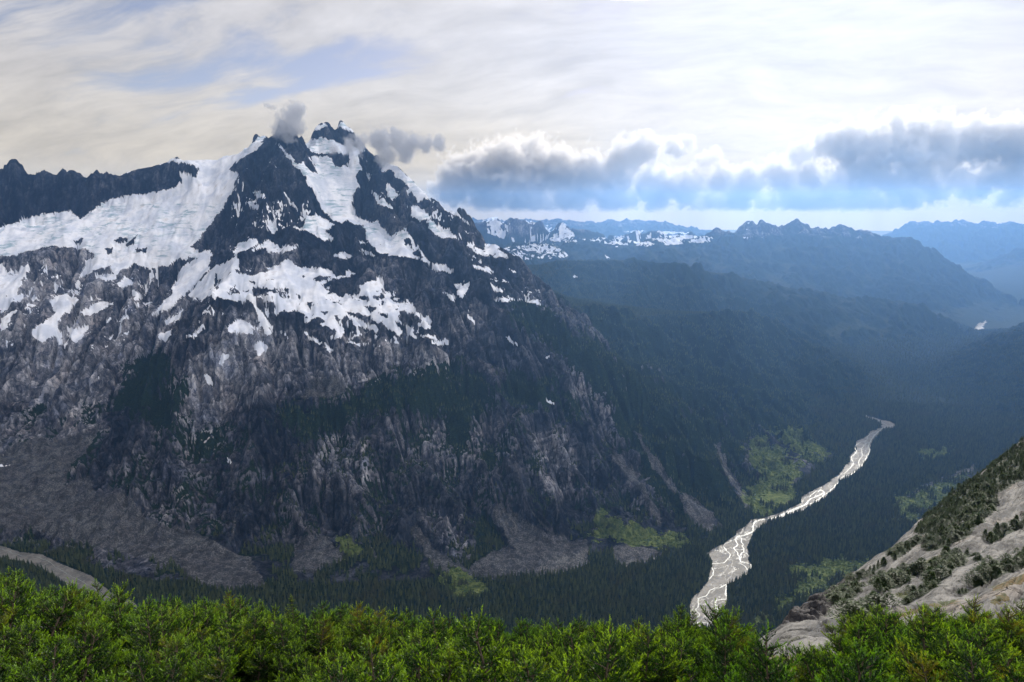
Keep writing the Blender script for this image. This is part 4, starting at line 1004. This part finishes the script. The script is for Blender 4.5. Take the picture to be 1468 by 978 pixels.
instance_stuff('forest', P_all[~sel], H_all[~sel], tree_me, m_con)
# alder scrub tufts on the meadows
m_ald, nt, out = material('alder_leaves')
inf = nt.n.new('ShaderNodeObjectInfo').outputs['Random']
principled(nt, out, nt.mix(inf, (.05, .08, .016), (.16, .20, .05)), rough=.9, spec=.03)
def tuft(seed):
    g_ = np.random.default_rng(seed); V_, F_ = [], []
    for k in range(26):
        a = g_.random() * 6.28; q = g_.random() ** .5 * .5; z_ = g_.random() * .5 * (1 - q)
        c_ = np.array([math.cos(a) * q, math.sin(a) * q, z_]); d1 = g_.normal(size=3) * .2; d2 = g_.normal(size=3) * .2
        o_ = len(V_); V_ += [c_ - d1, c_ + d1, c_ + d2 + [0, 0, .12]]; F_.append((o_, o_ + 1, o_ + 2))
    return np.array(V_), F_
ald_me = [tri_mesh('alder_tuft', *tuft(50 + s), m_ald) for s in range(3)]
gm = sstep(.2, .6, green) * (1 - sstep(.3, .6, scree)) * nobed * vis
P3 = scatter(gm, 6.0, 4600, 300000)
instance_stuff('scrub', P3, 2.5 + 4 * g.random(len(P3)), ald_me, m_ald)
print('valley', len(P3), time.time() - T0)
# ------------------------------------------------------------------ the near rock slope and the thicket at the viewer's feet
NT0, NT1, NR0, NR1 = R(-42), R(44), 2.2, 900.0
NNX, NNY = 961, 1281
NL = []
def N(*pts): NL.append(np.array([at_y(p[0], p[1], float(p[2])) for p in pts]))
def NW(*pts): NL.append(np.array(pts, float) + [0, 0, HC])
SKY_F = [(1060, 930, 44), (1098, 907, 56), (1140, 884, 78), (1170, 862, 98), (1200, 845, 120), (1240, 818, 146), (1280, 792, 168), (1310, 770, 184), (1340, 742, 196), (1370, 714, 206), (1400, 688, 216), (1440, 657, 230), (1468, 640, 240), (1530, 592, 262), (1620, 540, 285), (1750, 480, 320)]
N(*SKY_F)
# drop-off beyond the edge
NL.append(NL[0] + np.array([-16, 14, -24])); NL.append(NL[0] + np.array([-60, 60, -120])); NL.append(NL[0] + np.array([10, 90, -130])); NL.append(NL[0] + np.array([30, 300, -420]))
for Y_ in (560, 640, 760):
    NW(*[(x_, Y_, -720) for x_ in np.linspace(-300, 760, 20)])
N((1110, 925, 30), (1170, 895, 52), (1230, 862, 78), (1290, 828, 104), (1350, 790, 128), (1410, 745, 150), (1468, 705, 168), (1560, 650, 195), (1700, 590, 225))
N((1130, 935, 21), (1200, 905, 36), (1270, 878, 54), (1340, 845, 74), (1410, 806, 92), (1468, 770, 106), (1560, 715, 128), (1700, 660, 150))
N((1150, 948, 17), (1240, 925, 25), (1320, 900, 36), (1400, 868, 48), (1468, 838, 56), (1560, 800, 70), (1700, 750, 85))
def g0(X_, Y_): return -2.5 - .42 * Y_ + .072 * max(0, -X_) + .03 * max(0, X_)
for Y_ in (2.5, 4, 6, 8, 10, 12, 13.5):
    xs = np.linspace(-1.0 * Y_, 1.05 * Y_, 30)
    NW(*[(x_, Y_, g0(x_, Y_)) for x_ in xs])
for Y_, z_ in ((24, -17), (50, -44), (120, -125), (300, -330), (600, -600)):
    xs = np.linspace(-1.0 * Y_, .12 * Y_ if Y_ > 30 else -.02 * Y_, 12)
    NW(*[(x_, Y_, z_ + .07 * max(0, -x_)) for x_ in xs])
NS = []
for ln in NL:
    r = np.hypot(ln[:, 0], ln[:, 1]); g_ = np.stack([np.arctan2(ln[:, 0], ln[:, 1]), np.log(r)], -1)
    for i in range(len(ln) - 1):
        n = max(2, int(np.hypot(*(g_[i + 1] - g_[i])) / .0012)); t = np.linspace(0, 1, n)[:, None]
        NS.append(ln[i] * (1 - t) + ln[i + 1] * t)
NS = np.concatenate(NS); t_ = np.arctan2(NS[:, 0], NS[:, 1]); r_ = np.hypot(NS[:, 0], NS[:, 1])
ok = (t_ > NT0) & (t_ < NT1) & (r_ > NR0) & (r_ < NR1)
zn = solve(4, t_[ok], np.log(r_[ok]), NS[ok, 2], (NT0, NT1, NR0, NR1), (NNX, NNY), HC - 20)
zn = resize(blur(zn, 2), NNY, NNX)
th = np.linspace(NT0, NT1, NNX)[None]; rr = np.exp(np.linspace(math.log(NR0), math.log(NR1), NNY))[:, None]
XN, YN = rr * np.sin(th), rr * np.cos(th); RN = np.broadcast_to(rr, XN.shape)
un, vn = bearing(np.stack([XN, YN, zn], -1))
slabw = sstep(14, 26, RN) * sstep(0, 4, XN)
# glacier-polished slabs: long low ledges running down the slope, cross joints
hd = R(38); al = XN * math.sin(hd) + YN * math.cos(hd); ac = XN * math.cos(hd) - YN * math.sin(hd)
wv_ = fbm(al / 40, ac / 14, 4)
zn = zn + slabw * (fbm(al / 55, ac / 16, 4) * 4.0)
led = ac / 3.6 + wv_ * 1.6; fr = led - np.floor(led)
zn = zn - slabw * (fr ** 3) * 1.1 * sstep(-.3, .2, fbm(al / 30 + 9, ac / 9, 3))
led = ac / 1.1 + wv_ * 3 + fbm(al / 9, ac / 3, 3); fr = led - np.floor(led)
zn = zn - slabw * (fr ** 4) * .28 * sstep(-.2, .2, fbm(al / 12 + 3, ac / 5, 3))
led = al / 7 + fbm(al / 9 + 5, ac / 5, 3) * 2; fr = led - np.floor(led)
zn = zn - slabw * np.exp(-((fr - .5) / .05) ** 2) * .35
zn = zn + (fbm(XN / 2.5, YN / 2.5, 5) * .22 + fbm(XN / .5, YN / .5, 3) * .03) * sstep(3, 20, RN)
# broken crag under the lower edge
dd = sstep(.0, 1.0, lookup(soften(fill(raster(), P_('n1', [60,830, 150,700, 240,640, 340,600, 420,600, 380,660, 300,720, 220,770, 150,815])), 4), un, vn))
zn = zn + dd * (ridged(XN / 7 + YN / 9, zn / 7, 4) - .4) * 2.2 * slabw
TN = np.stack([XN, YN, zn], -1); UN, VN = bearing(TN)
def nset(ps, s):
    r = raster()
    for p in ps: fill(r, P_('n1', p))
    return soften(r, s)
KR = [[660,405, 760,275, 850,222, 930,172, 1010,110, 1116,28, 1190,-5, 1190,60, 1116,90, 1010,170, 930,225, 850,270, 760,330, 690,420], [680,390, 760,300, 850,250, 930,200, 1010,140, 1116,55, 1190,20, 1190,160, 1116,190, 1050,215, 990,250, 1010,290, 930,370, 880,420, 800,460, 705,490, 700,450, 720,420],
      [560,500, 640,450, 700,420, 690,440, 600,510, 560,520], [380,610, 470,560, 540,520, 560,530, 480,580, 400,620], [500,620, 600,580, 700,545, 690,570, 620,620, 540,650, 500,640],
      [600,690, 700,610, 800,550, 860,520, 800,590, 740,640, 640,700, 600,710], [700,550, 780,500, 830,500, 900,490, 980,440, 940,430, 1116,350, 1190,330, 1190,350, 1116,380, 1000,440, 900,500, 820,540, 720,570],
      [890,610, 960,570, 1060,530, 1116,500, 1190,480, 1190,520, 1116,550, 1010,590, 950,620, 900,640], [400,760, 480,700, 560,690, 530,720, 440,770, 390,785], [820,650, 880,630, 900,650, 840,660], [300,690, 400,640, 450,640, 400,690, 330,700], [900,520, 940,505, 945,520, 915,530]]
GRS = [[520,760, 640,720, 760,690, 860,680, 840,700, 700,720, 600,760, 480,790], [960,640, 1116,570, 1190,540, 1190,590, 1116,610, 1000,650], [60,850, 200,830, 330,810, 300,825, 150,850], [600,560, 760,500, 800,500, 700,550],
       [350,790, 500,770, 520,790, 400,800], [960,690, 1040,650, 1060,690, 980,700], [700,570, 760,540, 860,510, 760,590, 700,640], [560,660, 640,640, 700,600, 620,680]]
kr_r = nset(KR, 3); gr_r = nset(GRS, 4)
m1 = fbm(XN / 9, YN / 9, 4); m2 = fbm(XN / 2.2, YN / 2.2, 4)
kr = lookup(kr_r, UN + m1 * 6, VN + m2 * 4)
grs = lookup(gr_r, UN + m1 * 8, VN + m2 * 5)
soilw = 1 - sstep(13, 20, RN) * 1.0
grs = np.maximum(grs, soilw * .7); left_w = (1 - sstep(-2, 3, XN)) * 1.0
grs = np.maximum(grs, left_w * .6)
m_sl, nt, out = material('granite_slab')
geo = nt.n.new('ShaderNodeNewGeometry').outputs['Position']
rot = nt.node('ShaderNodeVectorRotate', {'Vector': geo, 'Angle': hd}, rotation_type='Z_AXIS').outputs[0]
sA = nt.noise(nt.scale(rot, (.35, .06, .3)), 1.0, 7, .65); sB = nt.noise(geo, 1.1, 6, .65); sC = nt.noise(geo, .06, 4, .6); sD = nt.noise(nt.scale(rot, (1.8, .25, 1)), 1.0, 5, .7)
vor = nt.node('ShaderNodeTexVoronoi', {'Vector': nt.node('ShaderNodeVectorMath', {0: nt.scale(rot, (.32, .10, .3)), 1: nt.scale(nt.noise(geo, .3, 4, .6, out=1), (.5, .5, .5))}, operation='ADD').outputs[0], 'Scale': 1.0}, feature='DISTANCE_TO_EDGE').outputs['Distance']
crack = nt.math('MULTIPLY', nt.rng(vor, .03, .0), nt.rng(sC, .45, .6))
rk = nt.mix(nt.rng(sA, .40, .60), (.062, .062, .063), (.20, .195, .185))
rk = nt.mix(nt.rng(nt.noise(nt.scale(rot, (1.1, .07, .6)), 1.0, 5, .6), .5, .66, 0, .8), rk, (.05, .05, .047))
rk = nt.mix(nt.rng(sB, .48, .72, 0, .65), rk, (.05, .049, .048))
rk = nt.mix(nt.rng(sC, .52, .66, 0, .6), rk, nt.mix(1, rk, (1.1, .92, .78), 'MULTIPLY'))
rk = nt.mix(nt.math('MULTIPLY', crack, .85), rk, (.03, .028, .025))
kk = nt.math('ADD', nt.attr('scrub'), nt.math('MULTIPLY', nt.math('SUBTRACT', sB, .5), .8))
gk = nt.math('ADD', nt.attr('grass'), nt.math('MULTIPLY', nt.math('SUBTRACT', sB, .5), 1.4))
gcl = nt.mix(nt.rng(sC, .4, .6), (.055, .066, .018), (.11, .072, .024))
gcl = nt.mix(nt.rng(sD, .45, .65), gcl, (.035, .045, .014))
cl = nt.mix(nt.rng(gk, .42, .6), rk, gcl)
cl = nt.mix(nt.rng(kk, .4, .6), cl, (.012, .022, .008))
cl = nt.mix(nt.attr('crag'), cl, nt.mix(nt.rng(sB, .4, .6), (.02, .02, .024), (.07, .065, .065)))
bmp = nt.node('ShaderNodeBump', {'Strength': .9, 'Distance': .5, 'Height': nt.math('ADD', nt.math('MULTIPLY', sA, 1.4), nt.math('SUBTRACT', nt.math('MULTIPLY', sD, .7), nt.math('MULTIPLY', crack, .5)))})
principled(nt, out, cl, rough=.8, spec=.15, normal=bmp)
tag(mesh_np('rock_slope', TN.reshape(-1, 3), grid_faces(NNY, NNX)[:, ::-1], m_sl, True, attrs=dict(scrub=kr.ravel(), grass=grs.ravel(), crag=(dd * (1 - kr)).ravel())), kind='structure')
def near_z(x, y):
    fx = np.clip((np.arctan2(x, y) - NT0) / (NT1 - NT0) * (NNX - 1), 0, NNX - 1.01); fy = np.clip(np.log(np.hypot(x, y) / NR0) / math.log(NR1 / NR0) * (NNY - 1), 0, NNY - 1.01)
    x0 = fx.astype(int); y0 = fy.astype(int); a = fx - x0; b = fy - y0
    return (zn[y0, x0] * (1 - a) + zn[y0, x0 + 1] * a) * (1 - b) + (zn[y0 + 1, x0] * (1 - a) + zn[y0 + 1, x0 + 1] * a) * b

# ---- needle foliage
def needle_material(name, c0, c1, c2, tr):
    m, nt, out = material(name)
    inf = nt.n.new('ShaderNodeObjectInfo').outputs['Random']
    geo = nt.n.new('ShaderNodeNewGeometry').outputs['Position']
    n_ = nt.noise(geo, 1.3, 3, .6)
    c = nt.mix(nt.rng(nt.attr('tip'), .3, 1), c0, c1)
    c = nt.mix(nt.math('MULTIPLY', nt.rng(n_, .56, .72), .5), c, c2)
    c = nt.mix(nt.rng(inf, .2, 1, 0, .8), c, nt.mix(1, c, (.30, .55, .6), 'MULTIPLY'))
    d = nt.node('ShaderNodeBsdfDiffuse', {'Color': c}); t = nt.node('ShaderNodeBsdfTranslucent', {'Color': nt.mix(1, c, tr, 'MULTIPLY')})
    gl = nt.node('ShaderNodeBsdfGlossy', {'Color': (1, 1, 1, 1), 'Roughness': .45})
    mx = nt.node('ShaderNodeMixShader', {0: .4, 1: d.outputs[0], 2: t.outputs[0]})
    mx2 = nt.node('ShaderNodeMixShader', {0: .025, 1: mx.outputs[0], 2: gl.outputs[0]})
    nt.l.new(mx2.outputs[0], out.inputs[0]); return m
m_ndl = needle_material('shrub_needles', (.007, .032, .004), (.19, .34, .012), (.26, .21, .016), (1.6, 1.4, .6))  # near-black inner colour stands in for shade between boughs; tips are new growth
m_brk, nt, out = material('shrub_bark')
geo = nt.n.new('ShaderNodeNewGeometry').outputs['Position']
principled(nt, out, nt.mix(nt.noise(geo, 30, 3), (.05, .035, .025), (.16, .13, .10)), rough=.9, spec=.1)

def make_shrub(seed, leaders, height, spread, lean=0.0, nd=1.0):
    g = np.random.default_rng(seed)
    tris, tips, sv, sf = [], [], [], []
    def stick(p0, p1, r0, r1):
        d = p1 - p0; d = d / (np.linalg.norm(d) + 1e-9); u_ = np.cross(d, [.3, .2, .9]); u_ /= np.linalg.norm(u_) + 1e-9; w_ = np.cross(d, u_); o_ = len(sv)
        for p, r_ in ((p0, r0), (p1, r1)):
            for k in range(4): sv.append(p + (u_ * math.cos(k * 1.5708) + w_ * math.sin(k * 1.5708)) * r_)
        for k in range(4): sf.append((o_ + k, o_ + (k + 1) % 4, o_ + 4 + (k + 1) % 4, o_ + 4 + k))
    def twig(p0, d, L_, tip):
        n = max(6, int(L_ / .0036 * nd)); t = (np.arange(n) + g.random(n)) / n
        bend = np.array([0, 0, 1.0]) * (t ** 2)[:, None] * L_ * .18
        c = p0 + d * (t * L_)[:, None] + bend
        r_ = g.normal(size=(n, 3)); r_ -= (r_ @ d)[:, None] * d * .8; r_ /= np.linalg.norm(r_, axis=1)[:, None]
        r_[:, 2] = np.abs(r_[:, 2]) * .8 + .05
        q = r_ * .9 + d * .75; q /= np.linalg.norm(q, axis=1)[:, None]
        ln = .020 * (1.15 - .4 * t) * (.8 + .4 * g.random(n))
        s = np.cross(q, g.normal(size=(n, 3))); s /= np.linalg.norm(s, axis=1)[:, None] + 1e-9
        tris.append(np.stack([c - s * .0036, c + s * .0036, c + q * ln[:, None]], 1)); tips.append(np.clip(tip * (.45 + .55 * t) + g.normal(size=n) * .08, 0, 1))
    def spray(p0, d, L_, up):
        seg = max(3, int(L_ / .026)); side = np.cross(d, [0, 0, 1.0]); side /= np.linalg.norm(side) + 1e-9
        p = p0.copy(); dd_ = d.copy()
        for k in range(seg):
            t = k / seg; st = L_ / seg
            p1 = p + dd_ * st
            stick(p, p1, .005 * (1 - t) + .0012, .005 * (1 - t - 1 / seg) + .0012)
            tl = min(L_ * .48, .13) * (1 - t) ** .7 * (.7 + .5 * g.random()) + .02
            for sg in (-1, 1):
                dv = dd_ * .72 + side * sg * .7 + np.array([0, 0, .10 + .14 * g.normal()]); dv /= np.linalg.norm(dv)
                twig(p + dd_ * st * g.random(), dv, tl, .25 + .75 * t)
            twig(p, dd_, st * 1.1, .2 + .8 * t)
            dd_ = dd_ + np.array([0, 0, up * .12]) + g.normal(size=3) * .03; dd_ /= np.linalg.norm(dd_); p = p1
        twig(p, dd_, .05, 1.0)
    for li in range(leaders):
        a = li * 2.4 + g.random(); q = spread * math.sqrt((li + .3) / leaders)
        b0 = np.array([math.cos(a) * q * .25, math.sin(a) * q * .25, -.35]); top = np.array([math.cos(a) * q + lean, math.sin(a) * q, height * (1 - .45 * (q / spread) ** 2) * (.8 + .35 * g.random())])
        H = top[2]; nseg = 7; pts = [b0 + (top - b0) * np.array([t ** .6, t ** .6, t]) for t in np.linspace(0, 1, nseg + 1)]
        for k in range(nseg): stick(pts[k], pts[k + 1], .018 * (1 - k / nseg) + .003, .018 * (1 - (k + 1) / nseg) + .003)
        nb = int((H + .25) / .030)
        for k in range(nb):
            t = .18 + .82 * k / nb; x_ = t * nseg; i = min(int(x_), nseg - 1); p = pts[i] + (pts[i + 1] - pts[i]) * (x_ - i)
            az = k * 2.399 + g.random() * .6; el = .12 + .65 * t ** 2 + g.normal() * .12
            Lb = (.05 + .46 * (1 - t) ** .8) * (.65 + .6 * g.random()) * min(1, spread / .6 + .3)
            spray(p, np.array([math.cos(az) * math.cos(el), math.sin(az) * math.cos(el), math.sin(el)]), Lb, .6)
        twig(pts[-1] - [0, 0, .04], np.array([0, 0, 1.0]), .12, 1.0)
    T = np.concatenate(tris); tp = np.concatenate(tips)
    def me_(name, V_, F_, mat, at=None):
        o = mesh_np(name, V_, F_, mat, False, attrs=at); me = o.data; D.objects.remove(o); return me
    return (me_('foliage', T.reshape(-1, 3), np.arange(len(T) * 3).reshape(-1, 3), m_ndl, dict(tip=np.repeat(tp, 3))),
            me_('stem', np.array(sv), np.array(sf), m_brk), len(T))
protos = [make_shrub(100 + i, l_, h_, s_, nd=.85) for i, (l_, h_, s_) in enumerate([(10, .75, .6), (12, .62, .75), (5, 1.05, .42), (11, .55, .8), (9, .8, .6), (3, 1.3, .25)])]
print('protos', [p[2] for p in protos], time.time() - T0)

def place_shrub(k, x, y, s, label, group, dz=0.0, rz=None):
    z_ = float(near_z(np.array([x]), np.array([y]))[0])
    e = D.objects.new('conifer_shrub', None); e.empty_display_size = .2; COL.objects.link(e)
    e.location = (x, y, z_ + dz + .25 * s); e.scale = (s, s, s); e.rotation_euler = (float(g.normal() * .08), float(g.normal() * .08), float(g.random() * 6.28) if rz is None else rz)
    for nm, me in (('foliage', protos[k][0]), ('stem', protos[k][1])):
        o = D.objects.new(nm, me); COL.objects.link(o); o.parent = e
    return tag(e, label, 'shrub', group)
g = np.random.default_rng(5)
TH_L = 'low bright green conifer shrub in the dense thicket across the bottom'
TH_G = 'shrubs of the green conifer thicket'
RT_L = 'low bright green conifer shrub in the cluster beside the pale rock gap'
RT_G = 'shrubs right of the rock gap'
cnt = 0
PH = [.75, .62, 1.05, .55, .8, 1.3]
def edge_Y(x, y):
    return y
for yy in np.arange(5.6, 15.5, .98):
    for xx in np.arange(-14, 13, 1.0):
        x_ = xx + g.normal() * .24 + (.5 if int(yy / .98) % 2 else 0); y_ = yy + g.normal() * .24
        u_, v_ = bearing(np.array([x_, y_, float(near_z(np.array([x_]), np.array([y_]))[0]) + .7]))
        u_ = float(u_); v_ = float(v_)
        if not (-110 < u_ < 1590) or v_ > 1120: continue
        # top outline of the thicket in the photograph
        top = np.interp(u_, [0, 48, 95, 130, 190, 230, 290, 480, 570, 700, 800, 900, 950, 1000, 1060, 1085, 1110, 1160, 1180, 1230, 1300, 1400, 1468, 1600], [845, 843, 862, 868, 882, 887, 886, 893, 896, 900, 912, 914, 905, 912, 912, 930, 968, 968, 930, 900, 893, 892, 876, 868])
        if v_ < top - 25: continue
        if 1085 < u_ < 1175 and v_ < 965: continue
        right = u_ > 1130
        s = .8 + .85 * g.random() ** 1.4
        if g.random() < .09: continue
        lift = g.random() * 16 - 5
        k = int(g.choice([0, 1, 3, 4, 0, 1, 2, 5], p=[.17, .2, .17, .14, .08, .1, .1, .04]))
        for _ in range(6):                       # a shrub must not stand above the thicket's outline
            ut, vt = bearing(np.array([x_, y_, float(near_z(np.array([x_]), np.array([y_]))[0]) + (.25 + 1.08 * PH[k]) * s]))
            if float(vt) > top - 8 - lift - (12 if k in (2, 5) else 0): break
            s *= .86
        if s < .5: continue
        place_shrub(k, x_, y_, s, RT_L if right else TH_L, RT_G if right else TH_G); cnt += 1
print('shrubs', cnt)
for u_, v_, Y_, s, k, lb in [(330, 868, 12.5, .72, 2, 'tall pointed green conifer shrub standing above the thicket near its left end'), (420, 868, 12.8, .58, 5, 'slim dark spire of conifer shrub poking above the thicket left of centre'),
                             (455, 870, 12.6, .7, 2, 'two tipped conifer shrub just right of the slim dark spire'), (975, 893, 12.0, .75, 2, 'small pointed shrub at the foot of the pale river'),
                             (1445, 875, 9.5, 1.1, 4, 'bushy shrub rising highest at the right edge beside the rock')]:
    p = at_y(u_, v_, Y_); place_shrub(k, float(p[0]), float(p[1]), s, lb, None, dz=float(p[2]) - float(near_z(np.array([p[0]]), np.array([p[1]]))[0]) - .9 * s if False else .15)

# ---- dwarf conifers on the slabs
def bush(seed, tall):
    g_ = np.random.default_rng(seed); V_, F_, tp = [], [], []
    nl = 4 if not tall else 1
    for li in range(nl):
        a = g_.random() * 6.28; q = .28 * g_.random() * (nl > 1); cx_, cy_ = math.cos(a) * q, math.sin(a) * q; hh = (.6 + .4 * g_.random())
        n = 420 if not tall else 900
        for k in range(n):
            t = g_.random() ** .8; rr_ = (.36 if not tall else .22) * (1 - t) ** .7 * (.35 + .75 * g_.random()) + .01; b_ = g_.random() * 6.28
            rr_ *= 1 + .25 * math.sin(b_ * 3 + t * 9)
            c_ = np.array([cx_ + math.cos(b_) * rr_, cy_ + math.sin(b_) * rr_, t * hh - rr_ * .12 + .02])
            d_ = np.array([math.cos(b_), math.sin(b_), .35 + .4 * g_.normal()]) * .05; s_ = np.array([-math.sin(b_), math.cos(b_), g_.normal() * .4]) * .018
            o_ = len(V_); V_ += [c_ - s_, c_ + s_, c_ + d_ * (1 + g_.random())]; F_.append((o_, o_ + 1, o_ + 2)); tp += [.2, .2, .9]
    V_ = np.array(V_)
    o = mesh_np('dwarf_conifer', V_, np.array(F_), m_dwf, False, attrs=dict(tip=np.array(tp))); me = o.data; D.objects.remove(o); return me
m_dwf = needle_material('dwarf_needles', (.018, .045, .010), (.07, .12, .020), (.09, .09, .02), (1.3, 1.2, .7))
bush_me = [bush(200 + i, i > 2) for i in range(5)]
n_try = 60000
th_ = R(8) + g.random(n_try) * R(36); rr_ = np.sqrt(g.random(n_try) * (330 ** 2 - 24 ** 2) + 24 ** 2)
x_ = rr_ * np.sin(th_); y_ = rr_ * np.cos(th_)
jx = np.rint((th_ - NT0) / (NT1 - NT0) * (NNX - 1)).astype(int).clip(0, NNX - 1); jy = np.rint(np.log(rr_ / NR0) / math.log(NR1 / NR0) * (NNY - 1)).astype(int).clip(0, NNY - 1)
kk_ = kr[jy, jx]
ok = (g.random(n_try) < sstep(.4, .75, kk_ + .25 * m1[jy, jx])) & (VN[jy, jx] > 600)
x_, y_ = x_[ok], y_[ok]
c = np.floor(x_ / 1.25).astype(np.int64) * 100003 + np.floor(y_ / 1.25).astype(np.int64); _, f1 = np.unique(c, return_index=True)
x_, y_ = x_[f1], y_[f1]; zq = near_z(x_, y_)
hh_ = .55 + 1.5 * g.random(len(x_)) ** 2.5; kind_ = np.where(g.random(len(x_)) < .22, g.integers(3, 5, len(x_)), g.integers(0, 3, len(x_)))
hh_ = hh_ * np.where(kind_ > 2, 1.4, 1.0)
PQ = np.stack([x_, y_, zq - .05], -1); uq, vq = bearing(PQ)
inq = (uq > 0) & (uq < 1468) & (vq < 900)
big_i = np.argsort(-np.where(inq, hh_ / np.hypot(x_, y_), 0))[:300]; selq = np.zeros(len(x_), bool); selq[big_i] = True
for i in big_i:
    o = D.objects.new('dwarf_conifer', bush_me[int(kind_[i])]); COL.objects.link(o); h_ = float(hh_[i])
    o.location = tuple(float(t) for t in PQ[i]); o.scale = (h_ * 1.7, h_ * 1.7, h_ * .9) if kind_[i] < 3 else (h_, h_, h_); o.rotation_euler = (0, 0, float(g.random() * 6.28))
    tag(o, 'small dark dwarf conifer rooted on the pale granite slope', 'tree', 'dwarf conifers on the granite slope')
instance_stuff('krummholz', PQ[~selq], hh_[~selq], bush_me, m_dwf)
print('near', len(x_), time.time() - T0)
